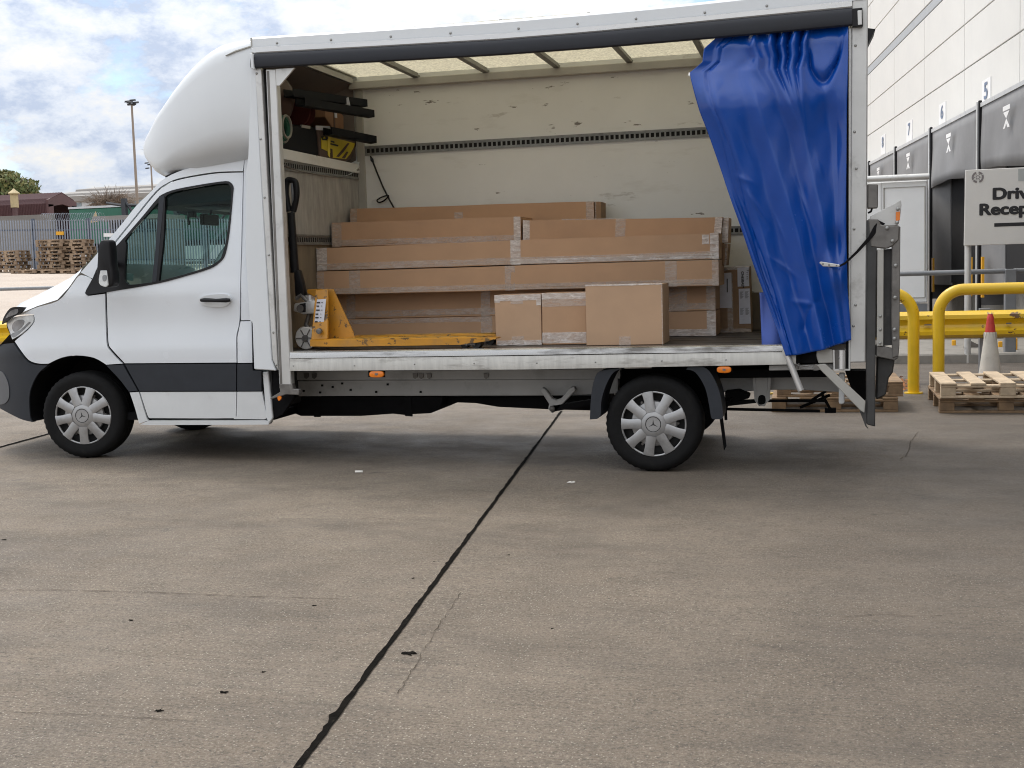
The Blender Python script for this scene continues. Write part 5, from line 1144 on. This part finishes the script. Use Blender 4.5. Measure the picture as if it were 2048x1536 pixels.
# ------------------------------------------------------------------ barriers, sign, cone
def hoop(lx,ty,xend,y,label,leg2):
    q=at(lx,785,y=y); top=at(lx,ty,y=y).z; r=.062; R_=.26; s=1 if xend>q.x else -1
    t=thing('hoop_barrier',label,'barrier',(q.x,y,ground(q.x,y)),'yellow hoop barriers')
    arc=[Vector((q.x+s*R_*(1-math.cos(a)),y,top-R_+R_*math.sin(a))) for a in [math.pi/2*k/10 for k in range(11)]]
    path=[Vector((q.x,y,ground(q.x,y)+.0)),Vector((q.x,y,top-R_-.3))]+arc
    arc2=[Vector((xend-s*R_*(1-math.cos(a)),y,top-R_+R_*math.sin(a))) for a in [math.pi/2*(10-k)/10 for k in range(11)]]
    path+=arc2+[Vector((xend,y,ground(xend,y)))]
    mb=MB(); mb.tube(path,r,16); build('hoop',mb,BARRIER,t,smooth=60)
    for x in (q.x,xend):
        f=MB(); f.lathe([(.10,0),(.10,.012),(.065,.014)],(x,y,ground(x,y)),'z',16); build('base_plate',f,BARRIER,t,smooth=30)
hoop(1827,584,at(1827,700,y=5.45).x-1.6,5.45,'yellow hoop barrier partly hidden behind the raised tail lift',0)
hoop(1877,580,at(1877,700,y=5.3).x+1.9,5.3,'yellow hoop barrier with a rusty chipped top, standing behind the flat pallets',0)
def armco(name,x0,x1,y,zc,label,h=.33):
    t=thing('guard_rail',label,'guard rail',((x0+x1)/2,y,0))
    prof=[(0,-h/2),(-.03,-h/2+.02),(-.075,-h*.36),(-.08,-h*.22),(-.035,-h*.12),(-.02,0),(-.035,h*.12),(-.08,h*.22),(-.075,h*.36),(-.03,h/2-.02),(0,h/2)]
    mb=MB(); n=12; mb.grid([[Vector((x0+(x1-x0)*k/n,y+a,zc+b)) for a,b in prof] for k in range(n+1)]); build('corrugated_rail',mb,BARRIER,t,smooth=40,solid=.006)
    k=0; x=x0+.3
    while x<x1:
        q=MB(); q.box(x-.06,x+.06,y+.02,y+.14,ground(x,y)-.05,zc+h/2+.02); build('rail_post',q,GALVP,t); x+=1.9
    return t
gy=6.75
za,zb2=at(1900,622,y=gy).z,at(1900,677,y=gy).z
gr_=armco('guard_rail',5.2,12,gy,(za+zb2)/2,'yellow corrugated guard rail running behind the traffic cone',za-zb2)
for px,py,w in ((1856,650,7),(2018,647,5)): 
    q=MB(); q.prism([at(px-w,py-1,y=gy-.09),at(px+w,py-2,y=gy-.09),at(px+w,py+1,y=gy-.09),at(px-w,py+1,y=gy-.09)],(0,.03,0)); build('slot',q,STEEL,gr_)
cn=thing('traffic_cone','battered red and white traffic cone with a torn top, standing behind the flat pallets','traffic cone',Vector((at(1980,760,y=5.9).x,5.9,0)))
gz=ground(cn.location.x,5.9); cn.location.z=gz
zz=lambda py: at(1980,py,y=5.9).z-gz
c_=MB(); c_.lathe([(.20,.03),(.135,.06),(.062,zz(668)),(.060,zz(665))],(0,0,0),'z',24,False); build('white_sleeve',c_,CONEW,cn,smooth=40,local=True)
c_=MB(); c_.lathe([(.066,zz(690)),(.060,zz(668)),(.047,zz(650)),(.037,zz(638)),(.037,zz(634)),(.028,zz(631)),(.026,zz(628))],(0,0,0),'z',24,True,wob=lambda j,k:0); build('red_top',c_,ORANGE,cn,smooth=40,local=True)
c_=MB(); c_.box(-.22,.22,-.22,.22,0,.035); build('base',c_,ORANGE,cn,local=True,bev=.015)
c_=MB(); rnd=random.Random(3)
for k in range(9):
    a=k*.7; c_.add([(.02*math.cos(a),.02*math.sin(a),zz(629)),(.03*math.cos(a+.4),.03*math.sin(a+.4),zz(629)),(.034*math.cos(a+.2),.034*math.sin(a+.2),zz(629)+.02+.03*rnd.random())],[(0,1,2)])
build('torn_rim',c_,CONEW,cn,local=True,recalc=False)
c_=MB()
for k in range(12):
    a=2*math.pi*k/12; r=.066; c_.add([(r*math.cos(a-.25),r*math.sin(a-.25),zz(664)),(r*math.cos(a+.25),r*math.sin(a+.25),zz(664)),((r+.012)*math.cos(a),(r+.012)*math.sin(a),zz(676+8*rnd.random()))],[(0,1,2)])
build('torn_sleeve_edge',c_,CONEW,cn,local=True,recalc=False)
# handrail
hr=thing('handrail','grey tubular handrail with a square post beside the reception sign','handrail',(8,9.7,0))
y=9.7; p0=at(1795,548,y=y); p1=at(2012,546,y=y); mb=MB(); mb.tube([Vector((p0.x-3,y,p0.z)),Vector((p1.x,y,p0.z+.0))],.035,12); mb.tube([Vector((p1.x+.1,y,p0.z)),Vector((p1.x+3,y,p0.z))],.035,12); build('rail',mb,GALVP,hr,smooth=50)
mb=MB(); mb.box(at(2009,600,y=y).x,at(2031,600,y=y).x,y-.08,y+.08,0,at(2020,538,y=y).z); build('post',mb,GALVP,hr,bev=.008)
mb=MB(); mb.box(p0.x-3,p0.x-2.9,y-.05,y+.05,0,p0.z); mb.box(p1.x+3,p1.x+3.1,y-.05,y+.05,0,p0.z); build('end_post',mb,GALVP,hr)
# sign
y=9.3; sg=thing('reception_sign','large pale board directing drivers to reception, with a round grey emblem in its corner','sign',Vector((at(2000,500,y=y).x,y,1.5)))
TL=at(1931,340,y=y); BL=at(1928,491.5,y=y); wx=1.75; up_=TL-BL; rx=Vector((1,0,.0))
mb=MB(); mb.prism([BL,BL+rx*wx,TL+rx*wx,TL],(0,.04,0)); bd=build('board',mb,SIGNW,sg,bev=.006)
def on(px,py,o=.004): return at(px,py,y=y-o)
cap_h=(on(1985,376).z-on(1985,398).z)
text_mesh('lettering','Drivers',cap_h*1.43,INK,bd,on(1984,398.5),rx,ZV,sx=1.2,heavy=.0125)
text_mesh('lettering','Reception',cap_h*1.43,INK,bd,on(1957.5,430),rx,ZV,sx=1.2,heavy=.0125)
mb=MB(); mb.prism([on(1988.5,446.5),on(1988.5,446.5)+rx*.8,on(1988.5,453.5)+rx*.8,on(1988.5,453.5)],(0,.003,0)); build('bar',mb,INK,bd)
mb=MB(); mb.prism([on(2036.5,338),on(2036.5,338)+rx*.25,on(2036.5,362)+rx*.25,on(2036.5,362)],(0,.003,0)); build('blank_patch',mb,mat('patch_grey',(.40,.42,.41),.5),bd)
EMB=mat('emblem_grey',(.2,.18,.18),.6); ce=on(1955.5,354.5)
def ringmesh(r0,r1,gaps=()):
    mb=MB()
    for k in range(40):
        if k in gaps: continue
        a,b=2*math.pi*k/40,2*math.pi*(k+1)/40
        mb.add([ce+Vector((r*math.cos(t),-.001,r*math.sin(t))) for r,t in ((r0,a),(r1,a),(r1,b),(r0,b))],[(0,1,2,3)])
    return mb
build('emblem_ring',ringmesh(.052,.078,(9,10,11,29,30,31,3,23)),EMB,bd,recalc=False,solid=.002); build('emblem_ring',ringmesh(.018,.026),EMB,bd,recalc=False,solid=.002)
mb=MB()
for k in range(6):
    a=math.pi*k/3; mb.add([ce+Vector((r*math.cos(t),-.001,r*math.sin(t))) for r,t in ((.036,a-.25),(.05,a),(.036,a+.25))],[(0,1,2)])
build('emblem_star',mb,EMB,bd,recalc=False,solid=.002)
for px in (1937,):
    q=MB(); b=at(px,600,y=y); q.tube([Vector((b.x,y+.09,0)),Vector((b.x,y+.09,TL.z-.1))],.045,10); build('sign_post',q,ALU,sg,smooth=50)
q=MB(); q.tube([Vector((BL.x+wx-.15,y+.09,0)),Vector((BL.x+wx-.15,y+.09,TL.z-.1))],.045,10); build('sign_post',q,ALU,sg,smooth=50)

# ------------------------------------------------------------------ pallets close by
def pallet(L,Wd,m,rnd,n_top=7,H=.144,name='wooden_pallet'):
    """planks along the depth, stringer boards along the length, nine blocks, three bottom boards"""
    t=thing(name,None,None); 
    pw=[.145,.135,.14,.135,.145]; n_top=5; gapw=(L-sum(pw[:n_top]))/(n_top-1); x=0
    mesh={}
    for i in range(n_top):
        q=MB(); w=pw[i]; j=rnd.uniform(-.004,.004); q.box(x,x+w,j,Wd+j,H-.020+rnd.uniform(-.001,.001),H); build('top_plank',q,m,t,bev=.003,local=True); x+=w+gapw
    for yy in (0,Wd/2-.05,Wd-.1):
        q=MB(); q.box(.002,L-.002,yy+.002,yy+.098,H-.042,H-.021); build('stringer_board',q,m,t,bev=.003,local=True)
        for xx in (0,L/2-.07,L-.14):
            q=MB(); q.box(xx+.002,xx+.138,yy+.003,yy+.097,.022,H-.043); build('block',q,m,t,bev=.004,local=True)
        q=MB(); q.box(0,L,yy,yy+.1,0,.021); build('bottom_board',q,m,t,bev=.003,local=True)
    return t
rnd=random.Random(11)
q=at(1868,825,z=0); q2=at(1868,764,y=q.y)
def place(t,loc,rz,label,group): t.location=loc; t.rotation_euler=(0,0,R(rz)); tag(t,label,'pallet',group)
zg=ground(6.9,3.9)
pa_=pallet(1.2,1.25,WOODD,rnd); place(pa_,(at(1866,826,z=0).x+.06,3.62,zg),0,'dark weathered pallet lying flat under the pale one beside the yellow barrier','flat pallets by the barriers')
pb_=pallet(1.2,1.25,WOOD,rnd); place(pb_,(at(1870,790,y=3.6).x+.05,3.58,zg+.146),0,'pale wide-gapped wooden pallet lying on a dark one near the traffic cone','flat pallets by the barriers')
pc_=pallet(1.2,1.0,WOODD,rnd); place(pc_,(5.03,3.72,ground(5.6,4)),0,'lower brown pallet on the ground behind the tail lift','pallets under the tail lift')
pd_=pallet(1.2,1.0,WOODD,rnd); place(pd_,(5.08,3.75,ground(5.6,4)+.146),1,'upper brown pallet behind the tail lift','pallets under the tail lift')
# leaves and chips
lf=MB(); rnd=random.Random(5)
for k in range(90):
    x=at(rnd.uniform(1788,1818),752,z=.0).x; y=6.0+rnd.uniform(-.35,.5); z=ground(x,y)+.02+.12*rnd.random()**2*math.exp(-((y-6.1)/.3)**2); r=.03; a=rnd.random()*6
    u=Vector((math.cos(a),math.sin(a),rnd.uniform(-.6,.6)))*r; w=Vector((-math.sin(a),math.cos(a),rnd.uniform(-.6,.6)))*r*.6; c=Vector((x,y,z)); lf.add([c-u,c+w,c+u,c-w],[(0,1,2,3)])
tag(build('fallen_leaves',lf,LEAFB,recalc=False),'brown fallen leaves heaped by the foot of the yellow barrier','leaves',kind='stuff')
def scrap(px,py,w,label,m,seed):
    q=at(px,py,z=.03); q.z=ground(q.x,q.y); t=at(px,py,z=q.z); rnd=random.Random(seed); mb=MB()
    n=13; rs_=[rnd.uniform(.25,1.15) for k in range(n)]; ring=[t+Vector((w*math.cos(2*math.pi*k/n)*rs_[k],w*.9*math.sin(2*math.pi*k/n)*rs_[k],.002)) for k in range(n)]
    top=[p+Vector((0,0,(.10 if m is TAR else .3)*w*rnd.uniform(.4,1))) for p in ring]; mb.add(ring+top,[tuple(range(n-1,-1,-1)),tuple(range(n,2*n))]+[(k,(k+1)%n,(k+1)%n+n,k+n) for k in range(n)])
    return tag(build(name_:='litter' if m is SCRAP else 'debris_flake',mb,m),label,'litter' if m is SCRAP else 'debris')
mb=MB(); q=at(717,945.5,z=.03); mb.tube([q+Vector((-.026,0,.008)),q+Vector((.02,.004,.008)),q+Vector((.032,.005,.008))],.008,8); tag(build('cigarette_end',mb,SCRAP),'white cigarette end lying on the concrete before the van','litter')
scrap(1142,966,.03,'small torn white paper scrap lying right of the dark slab joint',SCRAP,1)
for k,(px,py,w,lab) in enumerate(((818,1308,.038,'largest dark flake on the concrete beside the slab joint'),(448,1386,.024,'dark flake on the concrete in the lower left of the yard'),(318,1422,.022,'dark flake nearest the bottom left corner'),(627,1212,.016,'small dark flake left of the slab joint'),(826,1157,.014,'small dark flake just left of the joint, halfway down'),(526,1345,.013,'tiny dark flake between the two lower left flakes'),(262,1241,.016,'dark flake far to the left of the joint'),(868,1124,.010,'dark speck closest to the joint'),(1105,1258,.014,'twin dark flake right of the joint'),(8,1080,.022,'dark flake at the left edge of the yard'),(1018,1110,.012,'brown speck right of the joint, upper part'))):
    scrap(px,py,w*.8,lab,TAR,20+k)

# ------------------------------------------------------------------ far side of the yard (left)
def ground_at(px,y): q=at(px,560,y=y); return q.x,ground(q.x,y)
FY=40.0
fx0,fx1=at(-60,500,y=FY).x,at(640,500,y=FY).x
ft=lambda x: ground(x,FY)+2.22
fn=thing('palisade_fence','grey steel palisade fence along the far side of the yard','fence',((fx0+fx1)/2,FY,ground(-20,FY)))
pm_=MB(); w=.066
pm_.hexa([(-w/2,0,0),(0,-.025,0),(w/2,0,0),(0,.006,0),(-w/2,0,2.08),(0,-.025,2.08),(w/2,0,2.08),(0,.006,2.08)]); pm_.add([(-w/2,0,2.08),(0,-.025,2.08),(w/2,0,2.08),(w/2*1.15,.0,2.18),(w/2*.4,-.01,2.13),(0,-.02,2.22),(-w/2*.4,-.01,2.13),(-w/2*1.15,0,2.18)],[(0,1,2,3,4,5,6,7)])
p0=build('pale',pm_,FENCEM,fn,local=True); x=fx0; i=0
while x<fx1:
    o=p0 if i==0 else p0.copy()
    if i: col.objects.link(o)
    o.location=Vector((x,FY,ground(x,FY)+.05))-fn.location; x+=.128; i+=1
for z in (.45,1.75):
    mb=MB(); mb.grid([[Vector((fx0+(fx1-fx0)*k/20,FY+dy,ground(fx0+(fx1-fx0)*k/20,FY)+z+dz)) for dy,dz in ((.02,0),(.02,.06),(.06,.06),(.06,0),(.02,0))] for k in range(21)]); build('fence_rail',mb,FENCED,fn)
x=fx0+.5
while x<fx1:
    mb=MB(); g0=ground(x,FY); mb.box(x-.06,x+.06,FY+.02,FY+.12,g0,g0+2.28); build('fence_post',mb,FENCED,fn); x+=2.75
mb=MB(); xa,xb=at(85,440,y=FY).x,at(205,440,y=FY).x; path=[]
for k in range(300): t=k/299; xx=xa+(xb-xa)*t; path.append(Vector((xx,FY+.2*math.cos(k*.55),ft(xx)+.12+.17*math.sin(k*.55))))
mb.tube(path,.007,3); build('razor_wire',mb,FENCEM,fn)
for px,py,w_,h_,m_,lab in ((119.5,466.5,15,7,AMBERY,'small yellow warning plate on the fence'),(218,470,22,7,PLATEW,'small white notice on the fence by the van mirror')):
    t=thing('fence_sign',lab,'sign',at(px,py,y=FY-.05)); mb=MB(); mb.prism([at(px+a*w_/2,py+b*h_/2,y=FY-.06) for a,b in ((-1,1),(1,1),(1,-1),(-1,-1))],(0,.015,0)); build('plate',mb,m_,t)
# pallet stacks by the fence
sp=MB(); Ls,Ws,Hs=1.2,1.0,.15
for k in range(7): sp.box(k*.182,k*.182+.11,0,Ws,Hs-.022,Hs)
for yy in (0,.45,.9):
    sp.box(0,Ls,yy,yy+.1,Hs-.046,Hs-.023); sp.box(0,Ls,yy,yy+.1,0,.022)
    for xx in (0,.53,1.06): sp.box(xx+.001,xx+.139,yy+.001,yy+.099,.023,Hs-.047)
me0=None; ordn=['bottom','second','third','fourth','fifth','sixth','seventh','eighth','ninth','top','eleventh','twelfth']
sv={}
def far_pallet(x,y,z,rz,label,group,flip=0):
    global me0
    if me0 is None: 
        o=build('stacked_pallet',sp,WOODF,None,local=True); me0=o.data
    else: o=bpy.data.objects.new('stacked_pallet',me0); col.objects.link(o)
    o.location=(x,y,z); o.rotation_euler=(0,R(flip),R(rz)); tag(o,label,'pallet',group)
rnd=random.Random(21)
def stack(px,y,n,name):
    b=at(px,545,y=y); g0=ground(b.x,y)
    for k in range(n):
        lab='%s pallet of the %s'%('bottom' if k==0 else 'top' if k==n-1 else ordn[k],name)
        far_pallet(b.x+rnd.uniform(-.07,.07),y+rnd.uniform(-.07,.07),g0+k*(Hs+.002),rnd.uniform(-5,5)+6,lab,'pallets stacked along the fence')
stack(76,38.2,9,'tall left-hand stack by the fence'); stack(119,38.4,9,'tall right-hand stack by the fence, beside the van bonnet'); stack(-15,37.6,6,'low stack by the fence at the left edge')
for k,px in enumerate((22,60,98,134)):
    b=at(px,552,y=36.6+.1*k); far_pallet(b.x,36.6+.1*k,ground(b.x,36.6),rnd.uniform(-6,6),'loose pallet lying flat before the stacks, %s'%['nearest the low stack','second from the low stack','under the tall left stack','nearest the van'][k],'loose pallets on the ground')
# shed with an open end
SY=52.0
sh=thing('maroon_shed','maroon corrugated shed with a dark open gable end beyond the fence','shed',at(60,440,y=SY))
zeave=at(97,397,y=SY).z; zbase=ground(-32,SY)-1; X1s=at(97,430,y=SY).x; X0s=at(-90,430,y=SY).x
far_=at(152,400,x=X1s).y; yw=far_-SY; zpk=at(122,384,x=X1s).z
mb=MB(); nrib=60
rows=[]
for k in range(nrib*2+1):
    x=X0s+(X1s-X0s)*k/(nrib*2); d=.06*(k%2); rows.append([Vector((x,SY+d,zbase)),Vector((x,SY+d,zeave-.25)),Vector((x,SY+.25+d,zeave+.05-d*.5)),Vector((x,SY+yw*.5,zpk-d)),Vector((x,SY+yw-.25,zeave+.05)),Vector((x,SY+yw,zeave-.25)),Vector((x,SY+yw,zbase))])
mb.grid(rows); build('corrugated_skin',mb,MAROON,sh,solid=.03)
mb=MB(); mb.prism([(X1s-.1,SY+.02,zeave-.45),(X1s-.1,SY+.02,zeave-.05),(X1s-.1,SY+yw*.5,zpk-.06),(X1s-.1,SY+yw,zeave-.1),(X1s-.1,SY+yw,zeave-.45),(X1s-.1,SY+yw*.5,zeave-.25)],(.12,0,0)); mb.box(X1s-.1,X1s+.02,SY,SY+.5,zbase,zeave-.3); mb.box(X1s-.1,X1s+.02,SY+yw-.5,SY+yw,zbase,zeave-.3); build('gable_frame',mb,MAROON,sh)
mb=MB(); mb.box(X1s-12,X1s-11.9,SY+.1,SY+yw-.1,zbase,zeave); build('inner_wall',mb,BLACKPL,sh)
# block wall
wl=thing('block_wall','low grey wall behind the fence','wall',at(50,440,y=47)); a,b=at(-60,427,y=47),at(103,428,y=47)
mb=MB(); mb.box(a.x,b.x,47,47.3,ground(b.x,47)-.5,b.z); build('wall_face',mb,GREYWALL,wl)
# yellow and maroon post
yp=thing('tan_post','tan post with a pointed cap in front of the maroon shed','post',at(25,425,y=49)); mb=MB(); q0,q1=at(21.5,415,y=49),at(29,388,y=49); mb.box(q0.x,q1.x,49,49.3,q0.z,q1.z); build('pillar',mb,TAN,yp); mb=MB(); mb.box(q0.x+.05,q1.x-.05,49.05,49.25,ground(q0.x,49)-1,q0.z); build('foot',mb,MAROON,yp)
mb=MB(); mb.lathe([(.28,0),(.30,.06),(.12,.2),(.02,.3)],((q0.x+q1.x)/2,49.15,q1.z),'z',10); build('cap',mb,TAN,yp)
# trailer
GY=46.0
tr=thing('green_trailer','green curtain trailer with a tan triangle beyond the fence','trailer',at(300,440,y=GY)); a,b=at(137,418.5,y=GY),at(560,470,y=GY)
zb_=ground(a.x,GY)+1.1
mb=MB(); mb.box(a.x,b.x,GY,GY+2.5,zb_,a.z); build('tarpaulin',mb,GREENT,tr,bev=.05); mb=MB(); mb.box(a.x,b.x,GY-.03,GY+2.5,a.z,a.z+.1); build('roof_rail',mb,PALEW,tr)
mb=MB(); mb.prism([at(180,446,y=GY-.02),at(197,443,y=GY-.02),at(191.5,422,y=GY-.02)],(0,.03,0)); build('triangle_emblem',mb,TAN,tr)
mb=MB(); mb.box(a.x,b.x,GY+.2,GY+2.3,zb_-.2,zb_); 
for k in range(3): mb.lathe([(.2,0),(.48,0),(.5,.05),(.5,.3),(.2,.3)],(a.x+1.5+k*1.3,GY+.1,ground(a.x,GY)+.5),'y',16)
build('running_gear',mb,UNDER,tr)
# low roofed cabin
lc=thing('low_cabin','low cabin with a brown flat roof just behind the fence','cabin',at(230,450,y=43)); a,b=at(206,441,y=43),at(330,480,y=43)
mb=MB(); mb.box(a.x-.3,b.x,42.6,45,a.z-.02,a.z+.18); build('roof',mb,SHEDROOF,lc); mb=MB(); mb.box(a.x+.3,b.x,43,44.8,ground(a.x,43),a.z-.02); build('wall',mb,GREYWALL,lc); mb=MB(); mb.box(a.x+.4,b.x-.3,42.97,43,a.z-.6,a.z-.15); build('window',mb,BLACKPL,lc)
# long warehouse
LY=105.0
lw=thing('long_shed','long pale industrial shed with a weathered ribbed roof on the horizon','industrial building',at(200,400,y=LY))
a,b=at(70,416,y=LY),at(640,416,y=LY); z1=at(200,397,y=LY).z; z2=at(200,374,y=LY+14).z; zb_=a.z-6
mb=MB(); mb.box(a.x,b.x,LY,LY+28,zb_,z1); build('wall',mb,PALEW,lw)
mb=MB(); rows=[]
for f,dy,dz in ((0,-.4,-.15),(.1,-.4,.1),(.33,4.4,0),(.36,4.5,.15),(.66,9,0),(.69,9.1,.15),(1,14,0),(1,28,-4)): rows.append([Vector((x,LY+dy,z1+(z2-z1)*f+dz)) for x in (a.x-1,b.x+1)])
mb.grid(rows); build('roof',mb,SHEDROOF,lw)
x=a.x+2; k=0
while x<b.x-6:
    mb=MB(); mb.box(x,x+3.4,LY-.06,LY,z1-1.6,z1-.35); wdw=build('window',mb,mat('far_window',(.22,.27,.3),.3) if k==0 else bpy.data.materials['far_window'],lw)
    x+=4.6; k+=1
mb=MB(); mb.box(a.x,b.x,LY-.12,LY-.06,z1-.3,z1-.1); build('fascia',mb,TRIM,lw)
# lamp masts
def mast(px_top,py_top,px_bot,py_bot,y,r,label,heads):
    b=at(px_bot,py_bot,y=y); t=at(px_top,py_top,y=y); g0=ground(b.x,y)-1
    o=thing('lamp_mast',label,'lamp post',(b.x,y,g0),'floodlight masts'); mb=MB(); t.x=b.x; mb.tube([(b.x,y,g0),(t.x,y,t.z)],[r,r*.55],10); build('pole',mb,POLEM,o,smooth=50)
    mb=MB(); mb.tube([(t.x-heads[0],y,t.z-.05),(t.x+heads[0],y,t.z-.05)],.07,6); mb.tube([(t.x,y-heads[0],t.z-.05),(t.x,y+heads[0],t.z-.05)],.07,6); build('crossarm',mb,DARKST,o)
    for dx,dy,dz in heads[1]:
        mb=MB(); c=Vector((t.x+dx,y+dy,t.z+dz)); mb.hexa([c+Vector(v) for v in ((-.15,-.14,-.06),(.15,-.14,-.06),(.15,.14,.0),(-.15,.14,.0),(-.13,-.14,.05),(.13,-.14,.05),(.13,.14,.11),(-.13,.14,.11))]); build('floodlight',mb,DARKST,o)
mast(264,207,274.5,403,62,.115,'tall floodlight mast with a cluster of four lamps, left of the van roof pod',(.28,((-.26,0,.12),(.28,0,.02),(.05,-.3,.02),(-.1,.3,.22))))
mast(303,328,305,385,100,.13,'distant thin floodlight mast just left of the roof pod',(.35,((-.45,0,.1),(-.4,0,-.4))))
# gantry
gt=thing('steel_gantry','dark steel gantry with braced posts beyond the fence','gantry',at(248,430,y=44.5)); GYY=44.5
gb=ground(at(248,430,y=GYY).x,GYY)
def post_(px,py): 
    q=at(px,py,y=GYY); mb=MB(); mb.box(q.x-.11,q.x+.11,GYY-.11,GYY+.11,gb,q.z); build('post',mb,DARKST,gt)
for px,py in ((248,397),(352,400),(408,398),(470,397),(540,397)): post_(px,py)
for p,q in (((213,406),(246,411)),((252,405),(266,425)),((250,440),(560,444)),((252,410),(545,412)),((322,440),(350,470)),((358,410),(405,442)),((412,408),(440,440)),((440,442),(470,405)),((335,480),(352,445)),((412,442),(440,475)),((440,475),(468,442))):
    mb=MB(); mb.tube([at(*p,y=GYY),at(*q,y=GYY)],.07,5); build('brace',mb,DARKST,gt)
# near handrail and yellow rail at the left edge
hy=11.5; hl=thing('pipe_rail','grey pipe rail crossing the yard in front of the bonnet','handrail',at(50,577,y=hy)); a,b=at(-80,577,y=hy),at(330,577,y=hy); b.z=a.z=at(50,577,y=hy).z
mb=MB(); mb.tube([a,b],.034,10); build('rail',mb,GALVP,hl,smooth=50)
for q in (a,b): mb=MB(); mb.tube([(q.x,hy,ground(q.x,hy)),(q.x,hy,q.z)],.034,8); build('post',mb,GALVP,hl)
gy2=4.5; x1=at(60,660,y=gy2).x; x0_=at(-260,660,y=gy2).x; za,zb2=at(5,642,y=gy2).z,at(5,689,y=gy2).z
armco('guard_rail',x0_,x1,gy2,(za+zb2)/2,'yellow guard rail end showing just ahead of the van nose',za-zb2)
# trees
def tree(name,px,py_top,px_half,py_base,y,m,label,n,seed,leaf=.5):
    rnd=random.Random(seed); b=at(px,py_base,y=y); t=at(px,py_top,y=y); g0=ground(b.x,y)-1; rad=abs(at(px+px_half,py_top,y=y).x-t.x); zc0=b.z-1; H=t.z-zc0
    o=thing(name,label,'tree',(b.x,y,g0)); mb=MB(); mb.tube([(b.x,y,g0),(b.x+.1,y,zc0+H*.3),(b.x,y,zc0+H*.75)],[.35,.25,.08],8)
    for k in range(10):
        a=rnd.random()*6.28; z=zc0+H*(.1+.5*rnd.random()); mb.tube([(b.x,y,z),(b.x+rad*.5*math.cos(a),y+rad*.5*math.sin(a),z+H*.2),(b.x+rad*.8*math.cos(a),y+rad*.8*math.sin(a),z+H*.3)],[.12,.07,.03],5)
    build('trunk',mb,BARKM,o,smooth=60)
    cl=[]
    for k in range(34):
        while True:
            v=Vector((rnd.uniform(-1,1),rnd.uniform(-1,1),rnd.uniform(-.3,1)))
            if v.length<1: break
        cl.append((Vector((b.x+v.x*rad*.86,y+v.y*rad*.86,zc0+H*.22+v.z*H*.66)),rad*rnd.uniform(.16,.32)))
    for mm,part in ((m,0),(LEAFY,1)):
        lv=MB()
        for k in range(n//2):
            c,r=cl[rnd.randrange(len(cl))]; d=Vector((rnd.gauss(0,1),rnd.gauss(0,1),rnd.gauss(0,1))).normalized()*r*rnd.random()**.4*(1.1+.5*max(0,rnd.gauss(0,.5)))
            q=c+d; s=leaf*rnd.uniform(.5,1); u=Vector((rnd.gauss(0,1),rnd.gauss(0,1),rnd.gauss(0,1))).normalized(); w=u.orthogonal().normalized()
            lv.add([q-u*s,q+w*s*.5,q+u*s,q-w*s*.5],[(0,1,2,3)])
        build('crown',lv,mm,o,recalc=False)
tree('broadleaf_tree',22,348,62,400,84,LEAFM,'rounded green tree rising behind the maroon shed',14000,4,.24)
def shrub(px,py0,px_half,py1,y,label,seed):
    rnd=random.Random(seed); t=at(px,py0,y=y); b=at(px,py1,y=y); rad=abs(at(px+px_half,py0,y=y).x-t.x); o=thing('bare_shrub',label,'shrub',b); mb=MB()
    for k in range(160):
        a=rnd.random()*6.28; r=rad*rnd.random(); h=(t.z-b.z)*rnd.uniform(.5,1); p1=Vector((b.x+r*.4*math.cos(a),y+r*.4*math.sin(a),b.z+h*.5)); p2=Vector((b.x+r*math.cos(a),y+r*math.sin(a),b.z+h)); mb.tube([(b.x+.2*math.cos(a),y,b.z-2),p1,p2],[.04,.03,.012],3,False)
        for j in range(5):
            v=p2+Vector((rnd.gauss(0,.5),rnd.gauss(0,.5),rnd.gauss(0,.35))); mb.tube([p1+(p2-p1)*rnd.random(),v],[.02,.008],3,False)
    build('branches',mb,TWIG,o,recalc=False)
shrub(225,392,48,422,75,'bare brown shrub in front of the long shed',8)
